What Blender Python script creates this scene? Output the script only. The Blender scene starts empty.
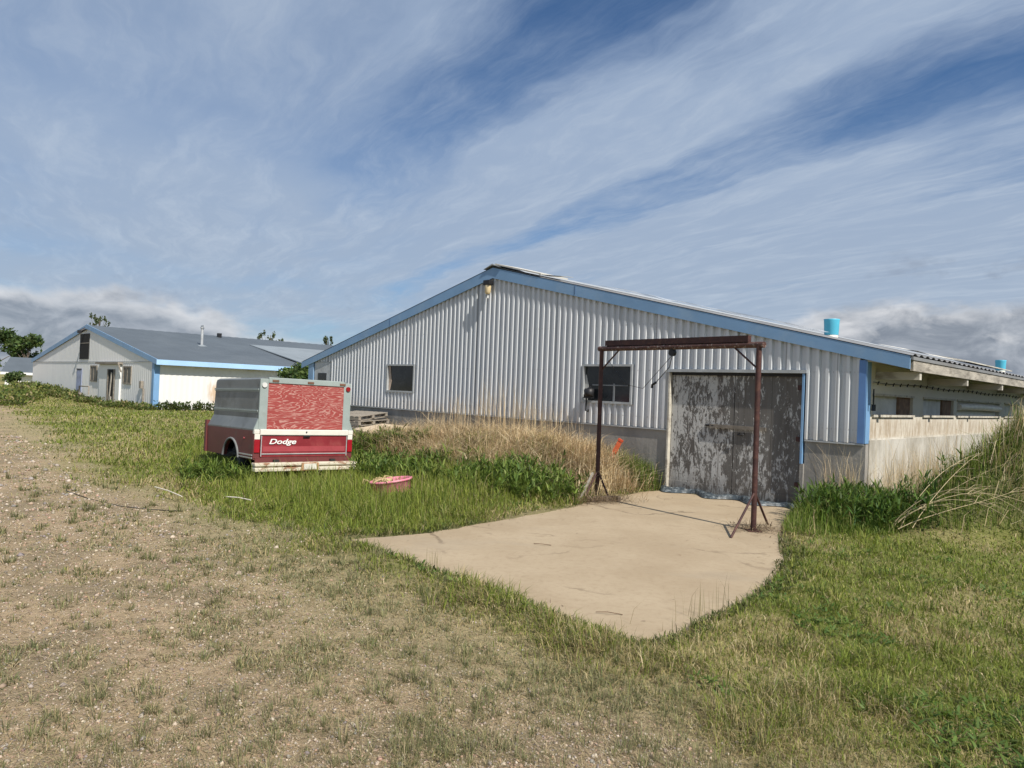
import bpy, bmesh, math, random
import numpy as np
from mathutils import Vector, Matrix
rng = np.random.default_rng(7); random.seed(7)
S = bpy.context.scene
COL = S.collection

# ------------------------------------------------------------------ camera
F, PITCH, ROLL, CAMH = 717.64, .0096, .0393, 1.75
fw = Vector((0, math.cos(PITCH), math.sin(PITCH))); up0 = Vector((0, -math.sin(PITCH), math.cos(PITCH))); rt0 = Vector((1, 0, 0))
rt = math.cos(ROLL)*rt0 + math.sin(ROLL)*up0; up = -math.sin(ROLL)*rt0 + math.cos(ROLL)*up0
cd = bpy.data.cameras.new('camera'); cam = bpy.data.objects.new('camera', cd); COL.objects.link(cam)
m = Matrix((rt, up, -fw)).transposed().to_4x4(); m.translation = (0, 0, CAMH); cam.matrix_world = m
cd.sensor_width = 36; cd.lens = F/1024*36; cd.clip_start = .05; cd.clip_end = 6000
S.camera = cam

# ------------------------------------------------------------------ sun, sky, exposure
SUN_EL = math.radians(47); SUN_AZ = math.atan2(.571, -.821)      # azimuth from +Y towards +X
sd = Vector((math.sin(SUN_AZ)*math.cos(SUN_EL), math.cos(SUN_AZ)*math.cos(SUN_EL), math.sin(SUN_EL)))
sl = bpy.data.lights.new('sun', 'SUN'); sl.energy = 5.0; sl.angle = math.radians(.53); sl.color = (1, .94, .85)
so = bpy.data.objects.new('sun', sl); COL.objects.link(so); so.rotation_euler = (-sd).to_track_quat('-Z', 'Y').to_euler()
so.location = (0, 0, 60)
S.view_settings.view_transform = 'Standard'; S.view_settings.look = 'None'
S.view_settings.exposure = .25; S.view_settings.gamma = 1; S.view_settings.use_curve_mapping = False

class NT:
    """small node-tree writer"""
    def __init__(s, tree): s.t = tree; s.n = tree.nodes; s.l = tree.links
    def add(s, typ, **kw):
        n = s.n.new(typ)
        for k, v in kw.items(): setattr(n, k, v)
        return n
    def put(s, sock, v):
        if v is None: return
        if hasattr(v, 'is_output'): s.l.new(v, sock)
        else:
            if hasattr(sock.default_value, '__len__') and not hasattr(v, '__len__'): v = [v]*len(sock.default_value)
            if hasattr(v, '__len__') and len(v) == 3 and len(sock.default_value) == 4: v = (*v, 1)
            sock.default_value = v
    def math(s, op, a, b=None, c=None, clamp=False):
        n = s.add('ShaderNodeMath', operation=op, use_clamp=clamp)
        s.put(n.inputs[0], a); s.put(n.inputs[1], b); s.put(n.inputs[2], c); return n.outputs[0]
    def vmath(s, op, a, b=None):
        n = s.add('ShaderNodeVectorMath', operation=op); s.put(n.inputs[0], a); s.put(n.inputs[1], b)
        return n.outputs['Value'] if op in ('DOT_PRODUCT', 'LENGTH') else n.outputs[0]
    def mix(s, f, a, b, mode='MIX'):
        n = s.add('ShaderNodeMix', data_type='RGBA', blend_type=mode); n.clamp_factor = True
        s.put(n.inputs[0], f); s.put(n.inputs[6], a); s.put(n.inputs[7], b); return n.outputs[2]
    def ss(s, x, lo, hi, a=0., b=1.):
        n = s.add('ShaderNodeMapRange', interpolation_type='SMOOTHSTEP'); s.put(n.inputs[0], x)
        for i, v in zip((1, 2, 3, 4), (lo, hi, a, b)): s.put(n.inputs[i], v)
        return n.outputs[0]
    def noise(s, vec, scale, detail=4, rough=.55, dist=0., out=0):
        n = s.add('ShaderNodeTexNoise'); s.put(n.inputs['Vector'], vec); n.inputs['Scale'].default_value = scale
        n.inputs['Detail'].default_value = detail; n.inputs['Roughness'].default_value = rough; n.inputs['Distortion'].default_value = dist
        return n.outputs[out]
    def comb(s, x, y, z=0.):
        n = s.add('ShaderNodeCombineXYZ'); s.put(n.inputs[0], x); s.put(n.inputs[1], y); s.put(n.inputs[2], z); return n.outputs[0]
    def sep(s, v):
        n = s.add('ShaderNodeSeparateXYZ'); s.put(n.inputs[0], v); return n.outputs
    def mapping(s, v, scale=(1, 1, 1), rot=(0, 0, 0), loc=(0, 0, 0)):
        n = s.add('ShaderNodeMapping'); s.put(n.inputs[0], v)
        n.inputs['Scale'].default_value = scale; n.inputs['Rotation'].default_value = rot; n.inputs['Location'].default_value = loc
        return n.outputs[0]
    def ramp(s, x, stops):
        n = s.add('ShaderNodeValToRGB'); s.put(n.inputs[0], x); r = n.color_ramp; r.interpolation = 'EASE'
        while len(r.elements) > 1: r.elements.remove(r.elements[-1])
        for i, (p, c) in enumerate(stops):
            e = r.elements[0] if i == 0 else r.elements.new(p)
            e.position = p; e.color = (c, c, c, 1) if not hasattr(c, '__len__') else (*c, 1)
        return n.outputs[0]

w = bpy.data.worlds.new('World'); S.world = w; w.use_nodes = True
W = NT(w.node_tree); W.n.clear()
SKY_STR = .061
sky = W.add('ShaderNodeTexSky', sky_type='NISHITA'); sky.sun_disc = False; sky.sun_elevation = SUN_EL; sky.sun_rotation = SUN_AZ
sky.altitude = 600; sky.air_density = 1.0; sky.dust_density = .6; sky.ozone_density = 2.2
dirv = W.add('ShaderNodeTexCoord').outputs['Generated']
dx, dy, dz = W.sep(dirv)
k = W.math('MAXIMUM', W.math('ADD', dz, .06), .03)
px, py = W.math('DIVIDE', dx, k), W.math('DIVIDE', dy, k)
u = W.math('ADD', W.math('MULTIPLY', px, -.5), W.math('MULTIPLY', py, .866))        # along the cirrus streaks
v = W.math('ADD', W.math('MULTIPLY', px, .866), W.math('MULTIPLY', py, .5))         # across them
wob = W.math('MULTIPLY', W.math('SUBTRACT', W.noise(W.comb(W.math('MULTIPLY', u, .6), v), .8, 3, .5), .5), .55)
wob2 = W.math('MULTIPLY', W.math('SUBTRACT', W.noise(W.comb(W.math('MULTIPLY', u, .8), W.math('MULTIPLY', v, 1.3), 5.5), 2.1, 4, .55), .5), .26)
vw = W.math('ADD', v, W.math('ADD', wob, wob2))
cover = W.ramp(W.math('DIVIDE', W.math('ADD', vw, 1.5), 7.5),
               [(0, .52), (.10, .62), (.20, .66), (.275, .60), (.315, .34), (.34, .33), (.375, .66), (.41, .70), (.435, .34), (.455, .24), (.49, .55), (.56, .48), (.62, .64), (.72, .45), (.82, .66), (.9, .45), (1, .6)])
st1 = W.noise(W.comb(W.math('MULTIPLY', u, .30), W.math('MULTIPLY', vw, 1.5), 3.1), 1.7, 9, .62, .12)
st2 = W.noise(W.comb(W.math('MULTIPLY', u, .8), W.math('MULTIPLY', vw, 3.2), 7.7), 2.4, 8, .65, .2)
soft = W.noise(W.comb(u, v, 1.3), .55, 6, .55)
clump = W.noise(W.comb(W.math('MULTIPLY', u, .75), vw, 8.8), 2.0, 7, .58)
cover = W.math('ADD', cover, W.math('ADD', W.math('MULTIPLY', W.ss(u, 1.25, 2.3), .17), W.math('MULTIPLY', W.math('SUBTRACT', clump, .5), .62)))
cm = W.math('ADD', W.math('ADD', W.math('MULTIPLY', st1, .50), W.math('MULTIPLY', st2, .28)), W.math('MULTIPLY', soft, .30))
cm = W.math('ADD', cm, W.math('ADD', W.math('MULTIPLY', W.math('SUBTRACT', cover, .5), 1.0), W.math('MULTIPLY', W.ss(dz, .40, .12), .16)))
st3 = W.noise(W.comb(W.math('MULTIPLY', u, .9), W.math('MULTIPLY', vw, 6.5), 2.2), 3.0, 9, .68, .35)
cm = W.math('ADD', cm, W.math('MULTIPLY', W.math('SUBTRACT', st3, .5), .17))
lft = W.ss(W.math('DIVIDE', dx, W.math('MAXIMUM', dy, .05)), .0, -.32)
cirrus = W.math('MULTIPLY', W.ss(cm, .18, .80), .92)
calm = W.math('MULTIPLY', W.ss(W.math('ADD', W.math('MULTIPLY', soft, .75), W.math('MULTIPLY', st1, .25)), .12, .66), .93)
cirrus = W.math('ADD', W.math('MULTIPLY', cirrus, W.math('SUBTRACT', 1., W.math('MULTIPLY', lft, .72))), W.math('MULTIPLY', calm, W.math('MULTIPLY', lft, .72)))
left = W.ss(W.math('DIVIDE', dx, W.math('MAXIMUM', dy, .05)), .05, -.35)
veil = W.math('MULTIPLY', W.math('MULTIPLY', left, W.ss(dz, .46, .16)), W.math('ADD', .30, W.math('MULTIPLY', soft, .8)))
cirrus = W.math('MAXIMUM', cirrus, veil)
cir_col = W.mix(W.ss(dz, .05, .35), (5.4, 6.5, 8.1), (5.0, 6.3, 8.4))
cir_col = W.mix(W.math('MULTIPLY', W.ss(st2, .40, .78), .45), cir_col, (8.2, 9.2, 10.4))
col = W.mix(cirrus, W.mix(1, sky.outputs[0], (.74, 1.04, 1.30), 'MULTIPLY'), cir_col)
# low heaped cloud banks left and right above the horizon
az = W.math('DIVIDE', dx, W.math('MAXIMUM', W.math('ABSOLUTE', dy), .05))
rightside = W.ss(az, 0., .3)
bn = W.noise(W.comb(W.math('MULTIPLY', az, 1.0), W.math('MULTIPLY', dz, 2.2), .4), 7, 7, .55, .3)
bn2 = W.noise(W.comb(W.math('MULTIPLY', az, 1.), W.math('MULTIPLY', dz, 2.6), 4.2), 13, 6, .55, .4)
top = W.math('ADD', W.ramp(W.math('ADD', W.math('MULTIPLY', az, .5), .5), [(0, .112), (.12, .118), (.2, .108), (.29, .085), (.36, .052), (.5, .05), (.62, .085), (.72, .118), (.8, .13), (1, .12)]),
             W.math('MULTIPLY', W.math('SUBTRACT', bn, .5), .075))
dep = W.math('SUBTRACT', top, dz)
bank = W.ss(dep, -.006, .014)
bank = W.math('MULTIPLY', bank, W.math('ADD', .88, W.math('MULTIPLY', rightside, .1)))
lum = W.math('ADD', W.math('MULTIPLY', W.ss(dep, .045, -.002), .85), W.math('MULTIPLY', W.math('SUBTRACT', bn2, W.math('ADD', .50, W.math('MULTIPLY', rightside, .055))), W.math('ADD', 1.9, W.math('MULTIPLY', W.ss(az, .15, .35), 1.6))), clamp=True)
bn3 = W.noise(W.comb(W.math('MULTIPLY', az, 1.), W.math('MULTIPLY', dz, 2.9), 6.1), 9, 8, .6, .5)
bdark = W.mix(W.ss(bn3, .38, .66), (3.3, 3.8, 4.6), (6.0, 6.5, 7.3))
bcol = W.mix(lum, bdark, (9.6, 9.8, 10.2))
col = W.mix(bank, col, bcol)
# small darker scraps of cloud
scr = W.noise(W.comb(W.math('MULTIPLY', az, 1.), W.math('MULTIPLY', dz, 2.4), 9.), 6, 6, .55, .4)
scr = W.math('MULTIPLY', W.math('MULTIPLY', W.ss(scr, .60, .72), W.ss(dz, .26, .17)), .55)
col = W.mix(scr, col, (3.7, 4.5, 5.9))
bg = W.add('ShaderNodeBackground'); W.put(bg.inputs[0], col); bg.inputs[1].default_value = SKY_STR
W.l.new(bg.outputs[0], W.add('ShaderNodeOutputWorld').inputs[0])

# ------------------------------------------------------------------ helpers
def link(o, parent=None):
    COL.objects.link(o)
    if parent: o.parent = parent
    return o
def tag(o, label=None, cat=None, group=None, kind=None):
    if label: o['label'] = label
    if cat: o['category'] = cat
    if group: o['group'] = group
    if kind: o['kind'] = kind
    return o
def thing(name, label, cat, loc=(0, 0, 0), rz=0, group=None):
    o = bpy.data.objects.new(name, None); o.empty_display_size = .2; COL.objects.link(o)
    o.location = loc; o.rotation_euler = (0, 0, rz)
    return tag(o, label, cat, group)
def dup(root, loc, rz=None, label=None):
    r = root.copy(); COL.objects.link(r); r.location = loc
    if rz is not None: r.rotation_euler = (0, 0, rz)
    if label: r['label'] = label
    for ch in list(root.children):
        c = ch.copy(); COL.objects.link(c); c.parent = r
        for g in list(ch.children):
            d = g.copy(); COL.objects.link(d); d.parent = c
    return r
class MB:
    """collects shapes; build() links them as one mesh object"""
    def __init__(s): s.v = []; s.f = []; s.sm = []
    def poly(s, vs, fs, smooth=False):
        b = len(s.v); s.v += [tuple(p) for p in vs]; s.f += [tuple(i+b for i in f) for f in fs]; s.sm += [smooth]*len(fs); return s
    def hexa(s, p):           # 8 corners: bottom ring then top ring
        return s.poly(p, [(3, 2, 1, 0), (4, 5, 6, 7), (0, 1, 5, 4), (1, 2, 6, 5), (2, 3, 7, 6), (3, 0, 4, 7)])
    def box(s, a, b):
        (x0, y0, z0), (x1, y1, z1) = a, b
        return s.hexa([(x0, y0, z0), (x1, y0, z0), (x1, y1, z0), (x0, y1, z0), (x0, y0, z1), (x1, y0, z1), (x1, y1, z1), (x0, y1, z1)])
    def bar(s, a, b, wd, ht, upv=(0, 0, 1)):     # rectangular bar from a to b
        a, b = Vector(a), Vector(b); d = (b-a).normalized(); x = d.cross(Vector(upv))
        if x.length < 1e-4: x = d.cross(Vector((1, 0, 0)))
        x.normalize(); y = x.cross(d); x *= wd/2; y *= ht/2
        return s.hexa([a-x-y, a+x-y, a+x+y, a-x+y, b-x-y, b+x-y, b+x+y, b-x+y])
    def tube(s, pts, r, n=10, cap=True):
        pts = [Vector(p) for p in pts]; rs = r if hasattr(r, '__len__') else [r]*len(pts); rings = []
        prev = None
        for i, p in enumerate(pts):
            d = (pts[min(i+1, len(pts)-1)]-pts[max(i-1, 0)]).normalized()
            x = d.orthogonal() if prev is None else (prev - d*prev.dot(d))
            x.normalize(); prev = x; y = d.cross(x)
            rings.append([p + (x*math.cos(2*math.pi*j/n)+y*math.sin(2*math.pi*j/n))*rs[i] for j in range(n)])
        vs = [q for rg in rings for q in rg]; fs = []
        for i in range(len(pts)-1):
            for j in range(n): fs.append((i*n+j, i*n+(j+1) % n, (i+1)*n+(j+1) % n, (i+1)*n+j))
        s.poly(vs, fs, True)
        if cap: s.poly(rings[0], [tuple(reversed(range(n)))]); s.poly(rings[-1], [tuple(range(n))])
        return s
    def lathe(s, prof, n=24, c=(0, 0, 0), sx=1, sy=1):
        vs = [(c[0]+r*math.cos(2*math.pi*j/n)*sx, c[1]+r*math.sin(2*math.pi*j/n)*sy, c[2]+z) for r, z in prof for j in range(n)]
        fs = [(i*n+j, i*n+(j+1) % n, (i+1)*n+(j+1) % n, (i+1)*n+j) for i in range(len(prof)-1) for j in range(n)]
        return s.poly(vs, fs, True)
    def prism(s, ring, off):   # planar ring extruded by vector off
        n = len(ring); off = Vector(off); a = [Vector(p) for p in ring]; b = [p+off for p in a]
        return s.poly(a+b, [tuple(range(n)), tuple(reversed(range(n, 2*n)))]+[(i, n+i, n+(i+1) % n, (i+1) % n) for i in range(n)])
    def build(s, name, mat, parent=None, bevel=0, fix=True):
        me = bpy.data.meshes.new(name); me.from_pydata(s.v, [], s.f); me.polygons.foreach_set('use_smooth', s.sm)
        if fix:
            bm = bmesh.new(); bm.from_mesh(me); bmesh.ops.recalc_face_normals(bm, faces=bm.faces); bm.to_mesh(me); bm.free()
        me.materials.append(mat); o = link(bpy.data.objects.new(name, me), parent)
        if bevel:
            b = o.modifiers.new('bevel', 'BEVEL'); b.width = bevel; b.segments = 2; b.limit_method = 'ANGLE'
        return o

MATS = {}
def mat(name, base, rough=.7, metal=0., var=.25, scale=3., dirt=None, dirt_amt=.4, dirt_scale=1.5, stretch=(1, 1, 1), bump=0., spec=.4, bump_scale=20):
    if name in MATS: return MATS[name]
    mt = bpy.data.materials.new(name); mt.use_nodes = True; N = NT(mt.node_tree); N.n.clear(); MATS[name] = mt
    out = N.add('ShaderNodeOutputMaterial'); b = N.add('ShaderNodeBsdfPrincipled'); N.l.new(b.outputs[0], out.inputs[0])
    vec = N.mapping(N.add('ShaderNodeTexCoord').outputs['Object'], stretch)
    n1 = N.noise(vec, scale, 6, .6)
    c = N.mix(N.ss(n1, .25, .75), tuple(x*(1-var) for x in base), tuple(min(1, x*(1+var)) for x in base))
    if dirt:
        n2 = N.noise(vec, dirt_scale, 7, .62, .3)
        c = N.mix(N.math('MULTIPLY', N.ss(n2, .48, .70), dirt_amt), c, dirt)
    N.put(b.inputs['Base Color'], c); b.inputs['Metallic'].default_value = metal
    N.put(b.inputs['Roughness'], N.math('ADD', rough-.08, N.math('MULTIPLY', n1, .16), clamp=True)); b.inputs['Specular IOR Level'].default_value = spec
    if bump:
        bp = N.add('ShaderNodeBump'); bp.inputs['Strength'].default_value = bump; bp.inputs['Distance'].default_value = .02
        N.put(bp.inputs['Height'], N.noise(vec, bump_scale, 6, .65)); N.put(b.inputs['Normal'], bp.outputs[0])
    return mt
def mat_custom(name, fn):
    if name in MATS: return MATS[name]
    mt = bpy.data.materials.new(name); mt.use_nodes = True; N = NT(mt.node_tree); N.n.clear(); MATS[name] = mt
    out = N.add('ShaderNodeOutputMaterial'); b = N.add('ShaderNodeBsdfPrincipled'); N.l.new(b.outputs[0], out.inputs[0])
    fn(N, b, N.add('ShaderNodeTexCoord').outputs['Object']); return mt
def bumpn(N, b, h, st=.4, d=.02):
    bp = N.add('ShaderNodeBump'); bp.inputs['Strength'].default_value = st; bp.inputs['Distance'].default_value = d
    N.put(bp.inputs['Height'], h); N.put(b.inputs['Normal'], bp.outputs[0])

# --- materials
def _siding(N, b, o):
    x, y, z = N.sep(o)
    n = N.noise(N.mapping(o, (1, 1, .15)), 2.2, 6, .6)
    c = N.mix(n, (.60, .622, .648), (.685, .697, .712))
    sheet = N.math('FRACT', N.math('DIVIDE', x, .86))
    c = N.mix(N.math('MULTIPLY', N.ss(N.noise(N.comb(N.math('FLOOR', N.math('DIVIDE', x, .86)), 0., 0.), 3.7, 0), .35, .65), .45), c, (.53, .56, .59))
    lap = N.ss(N.math('ABSOLUTE', N.math('SUBTRACT', sheet, .5)), .016, .008)
    c = N.mix(N.math('MULTIPLY', lap, .55), c, (.16, .16, .165))
    run = N.math('MULTIPLY', N.ss(N.noise(N.mapping(o, (1, 1, .03)), 7, 4), .62, .72), N.ss(N.noise(o, 1.1, 3), .48, .62))
    c = N.mix(N.math('MULTIPLY', run, .4), c, (.40, .33, .26))
    splash = N.math('MULTIPLY', N.ss(N.math('ADD', z, N.math('MULTIPLY', N.noise(o, 3.5, 6, .65), 1.2)), 2.2, 1.5), .45)
    c = N.mix(splash, c, (.47, .41, .33))
    rows = N.math('MULTIPLY', N.ss(N.math('ABSOLUTE', N.math('SUBTRACT', N.math('FRACT', N.math('DIVIDE', z, .9)), .5)), .022, .008), N.ss(N.noise(N.mapping(o, (1, 0, 0)), 40, 1), .56, .62))
    c = N.mix(N.math('MULTIPLY', rows, .5), c, (.2, .19, .18))
    N.put(b.inputs['Base Color'], c); b.inputs['Roughness'].default_value = .48; b.inputs['Metallic'].default_value = .12; b.inputs['Specular IOR Level'].default_value = .4
M_SIDING = mat_custom('galvanised_siding', _siding)
M_BLUE = mat('blue_trim_paint', (.19, .33, .52), .45, 0, .10, 1.2, (.28, .40, .54), .5, 1.3, bump=.05)
M_BLUE2 = mat('blue_eave_paint', (.18, .34, .56), .45, 0, .08, 1.2, (.30, .45, .62), .4, 1.0)
M_CONC = mat('foundation_concrete', (.30, .285, .26), .9, 0, .22, 1.5, (.17, .16, .14), .6, 2.2, (1, 1, .6), .35)
M_ROOF = mat('roof_metal', (.095, .113, .13), .65, .05, .10, .5, (.125, .143, .158), .4, .3, (1, 1, 1))
M_ROOF2 = mat('old_galvanised_roof', (.22, .25, .27), .6, .05, .12, .6, (.22, .24, .26), .4, .5)
M_BARNROOF = mat('weathered_barn_roof', (.22, .225, .23), .6, .1, .2, .8, (.18, .15, .12), .4, .7)
M_WIN = mat('window_glass', (.012, .015, .018), .12, 0, .5, 1.5, (.06, .065, .07), .5, 1.2, spec=.5)
M_FRAME = mat('window_frame_metal', (.42, .44, .45), .5, .2, .15, 4)
M_DARK = mat('dark_interior', (.012, .012, .012), .9, 0, .4, 4)
M_BLACK = mat('black_plastic', (.015, .015, .017), .5, 0, .4, 8)
M_STEEL = mat('rusty_brown_paint', (.055, .022, .020), .65, 0, .3, 8, (.11, .05, .033), .7, 11, bump=.25)
def _pipe(N, b, o):
    n = N.noise(o, 26, 5, .65)
    c = N.mix(N.ss(N.noise(o, 7, 5, .6), .35, .65), (.055, .022, .02), (.10, .045, .03))
    c = N.mix(N.math('MULTIPLY', N.ss(n, .56, .62), .6), c, (.42, .38, .34))
    N.put(b.inputs['Base Color'], c); b.inputs['Roughness'].default_value = .65
M_PIPE = mat_custom('pipe_with_droppings', _pipe)
def _door(N, b, o):
    s = N.mapping(o, (1, 1, .16)); s2 = N.mapping(o, (1, 1, .35))
    wood = N.mix(N.noise(N.mapping(o, (1, 1, .05)), 14, 6, .6), (.085, .080, .074), (.185, .174, .16))
    wood = N.mix(N.math('MULTIPLY', N.ss(N.noise(s, 3, 5), .5, .65), .6), wood, (.085, .075, .068))
    x, y, z = N.sep(o)
    area = N.noise(N.mapping(o, (1, 1, .7)), 1.5, 4, .55)
    leftb = N.ss(x, -1.9, -2.9)                 # the left leaf has kept more of its paint
    flake = N.math('ADD', N.math('MULTIPLY', N.noise(s2, 15, 8, .72, .8), .72), N.math('MULTIPLY', N.noise(N.mapping(o, (1, 1, .5)), 38, 5, .7), .28))
    th = N.math('SUBTRACT', .540, N.math('ADD', N.math('MULTIPLY', leftb, .085), N.math('MULTIPLY', N.math('SUBTRACT', area, .5), .42)))
    mk = N.ss(N.math('SUBTRACT', flake, th), -.012, .05)
    c = N.mix(N.math('MULTIPLY', mk, .85), wood, N.mix(N.noise(o, 30, 3), (.46, .46, .45), (.64, .64, .62)))
    splash = N.math('MULTIPLY', N.ss(N.math('ADD', z, N.math('MULTIPLY', N.noise(o, 5, 5), .7)), .9, .35), .6)
    c = N.mix(splash, c, (.10, .085, .07))
    drip = N.math('MULTIPLY', N.ss(N.noise(N.mapping(o, (1, 1, .04)), 9, 4), .56, .70), .55)
    c = N.mix(drip, c, (.10, .08, .068))
    seam = N.ss(N.math('ABSOLUTE', N.math('SUBTRACT', N.math('FRACT', N.math('DIVIDE', x, .61)), .5)), .008, .003)
    c = N.mix(N.math('MULTIPLY', seam, .8), c, (.035, .03, .026))
    N.put(b.inputs['Base Color'], c); b.inputs['Roughness'].default_value = .85
    bumpn(N, b, N.math('ADD', flake, N.math('MULTIPLY', mk, .4)), .5, .006)
M_DOOR = mat_custom('peeling_door_wood', _door)
M_GREYWOOD = mat('weathered_grey_wood', (.27, .24, .20), .9, 0, .3, 3, (.12, .10, .08), .7, 6, (.3, 3, 3), .4)
M_OLDWHITE = mat('peeling_white_board', (.50, .47, .40), .85, 0, .2, 4, (.22, .18, .14), .75, 7, (.35, 1, 1), .3)
def _sidewall(N, b, o):
    x, y, z = N.sep(o)
    c = N.mix(N.noise(o, 1.6, 6, .6), (.58, .55, .46), (.68, .66, .58))
    low = N.ss(N.math('ADD', z, N.math('MULTIPLY', N.noise(o, 2.5, 7, .65), .5)), 1.98, 1.66)
    wood = N.mix(N.ss(N.noise(N.mapping(o, (1, 1.6, .5)), 5, 8, .7), .34, .68), (.36, .29, .21), (.60, .56, .48))
    c = N.mix(low, c, wood)
    base = N.ss(z, 1.25, 1.2)
    c = N.mix(base, c, N.mix(N.ss(N.noise(N.mapping(o, (1, 1, .5)), 2.4, 7, .68), .34, .62), (.33, .305, .255), (.52, .50, .45)))
    N.put(b.inputs['Base Color'], c); b.inputs['Roughness'].default_value = .9
    bumpn(N, b, N.noise(o, 18, 6, .6), .3, .02)
M_SIDEWALL = mat_custom('weathered_side_wall', _sidewall)
def _white(N, b, o):
    x, y, z = N.sep(o)
    n = N.noise(N.mapping(o, (1, 1, .12)), 2.6, 6, .6)
    c = N.mix(n, (.74, .74, .72), (.82, .82, .80))
    sh = N.noise(N.comb(N.math('FLOOR', N.math('DIVIDE', N.math('ADD', x, y), 1.05)), 2., 0.), 5.3, 0)
    c = N.mix(N.math('MULTIPLY', N.ss(sh, .4, .6), .25), c, (.68, .68, .68))
    N.put(b.inputs['Base Color'], c); b.inputs['Roughness'].default_value = .5
M_WHITE = mat_custom('white_metal_cladding', _white)
def _white2(N, b, o):
    x, y, z = N.sep(o)
    n = N.noise(N.mapping(o, (1, 1, .12)), 2.6, 6, .6)
    c = N.mix(n, (.66, .66, .645), (.77, .77, .755))
    rx = N.math('DIVIDE', N.math('SUBTRACT', y, 3.3), .75); rz = N.math('DIVIDE', N.math('SUBTRACT', z, 1.0), .9)
    rr = N.math('SQRT', N.math('ADD', N.math('MULTIPLY', rx, rx), N.math('MULTIPLY', rz, rz)))
    rust = N.math('MULTIPLY', N.ss(N.math('ADD', rr, N.math('MULTIPLY', N.noise(N.mapping(o, (1, 1, .22)), 7, 5, .6), 1.5)), 1.65, .95), .75)
    c = N.mix(rust, c, (.55, .36, .20))
    N.put(b.inputs['Base Color'], c); b.inputs['Roughness'].default_value = .5
M_WHITE2 = mat_custom('white_rust_stained_cladding', _white2)
M_VENT = mat('cyan_vent_plastic', (.10, .50, .68), .45, 0, .08, 3)
M_VENTBASE = mat('vent_base', (.62, .60, .52), .6, 0, .15, 5)
M_TIN = mat('galvanised_tin', (.55, .56, .56), .4, .5, .15, 4)
M_SHEET = mat('loose_fibreglass_sheet', (.62, .60, .54), .5, 0, .2, 2, (.3, .24, .17), .5, 3)

# ------------------------------------------------------------------ ground
def smooth(x, a, b): t = np.clip((x-a)/(b-a), 0, 1); return t*t*(3-2*t)
def vnoise(x, y, s=1., seed=0):
    x = np.asarray(x)*s+seed*17.3+500; y = np.asarray(y)*s+seed*9.1+500
    xi, yi = np.floor(x).astype(np.int64), np.floor(y).astype(np.int64); fx, fy = x-xi, y-yi
    fx = fx*fx*(3-2*fx); fy = fy*fy*(3-2*fy)
    def h(a, b):
        n = (a*374761393 + b*668265263 + seed*1442695) & 0x7fffffff; n = ((n ^ (n >> 13))*1274126177) & 0x7fffffff
        return ((n ^ (n >> 16)) & 0xffff)/65535.
    return (h(xi, yi)*(1-fx)+h(xi+1, yi)*fx)*(1-fy)+(h(xi, yi+1)*(1-fx)+h(xi+1, yi+1)*fx)*fy
def fbm(x, y, s=1., seed=0, o=4): return sum(vnoise(x, y, s*2**i, seed+i)*.5**i for i in range(o))/(2-.5**(o-1))
def sdist(poly, x, y):         # signed distance, positive inside
    P = np.array(poly); d = np.full(np.shape(x), 1e9); ins = np.zeros(np.shape(x), bool)
    for a, b in zip(P, np.roll(P, -1, 0)):
        e = b-a; wx, wy = x-a[0], y-a[1]; t = np.clip((wx*e[0]+wy*e[1])/(e@e), 0, 1)
        d = np.minimum(d, np.hypot(wx-e[0]*t, wy-e[1]*t))
        c = ((a[1] > y) != (b[1] > y)) & (x < (b[0]-a[0])*(y-a[1])/((b[1]-a[1]) or 1e-9)+a[0]); ins ^= c
    return np.where(ins, d, -d)
PAD = [(-1.95, 8.05), (-1.40, 7.60), (-.72, 6.91), (-.21, 6.35), (.14, 5.95), (.44, 5.6), (.72, 5.31), (.91, 5.12), (1.08, 5.08), (1.42, 5.43), (1.75, 5.81), (2.16, 6.31), (2.65, 7.05), (3.03, 7.85), (3.28, 8.59), (3.5, 9.2), (3.9, 10.2), (4.72, 11.74), (2.98, 13.5), (2.41, 13.1), (1.5, 11.9), (1.0, 11.0), (-.09, 9.72), (-.92, 8.67)]
GRAV = [(-40, 60), (-16.5, 23.2), (-7.3, 11.8), (-4.35, 8.8), (-2.35, 6.65), (-1.1, 5.1), (-.3, 4.4), (.34, 3.9), (.8, 3.5), (1.0, 3.0), (1.5, 1.5), (2, -8), (-60, -8), (-70, 60)]
MID = [(-50, 70), (-26, 36.7), (-11.8, 18.8), (-6.1, 11.5), (-3.45, 9), (-1.64, 7.16), (-.52, 5.95), (.4, 4.9), (.95, 4.3), (1.5, 3.5), (2.2, 2.2), (3, -8), (-60, -8), (-80, 70)]
TALL = [(-7.6, 16.2), (-4.5, 10.6), (-2.5, 8.6), (-1.5, 8.2), (-.09, 9.85), (1.0, 11.2), (1.5, 12.1), (2.4, 13.2), (2.9, 13.7), (-4.4, 21), (-8, 24), (-9, 20)]
BANK = [(3.55, 9.55), (4.7, 9.75), (6, 9.8), (7.5, 9.6), (9, 9), (13, 8.3), (24, 12), (26, 31), (5.65, 11.05), (4.85, 11.75), (4.3, 11.0)]
TH = .7819
TV = np.array([-math.sin(TH), math.cos(TH)]); NV = np.array([math.cos(TH), math.sin(TH)]); C0 = np.array([5.4717, 11.0722]); RZ = TH-math.pi/2
def barn_sk(x, y): return (x-C0[0])*TV[0]+(y-C0[1])*TV[1], (x-C0[0])*NV[0]+(y-C0[1])*NV[1]
def wpt(s, k_, z=0., c=C0): return (c[0]+TV[0]*s+NV[0]*k_, c[1]+TV[1]*s+NV[1]*k_, z)
C2 = np.array([-18.86, 37.85])
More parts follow.
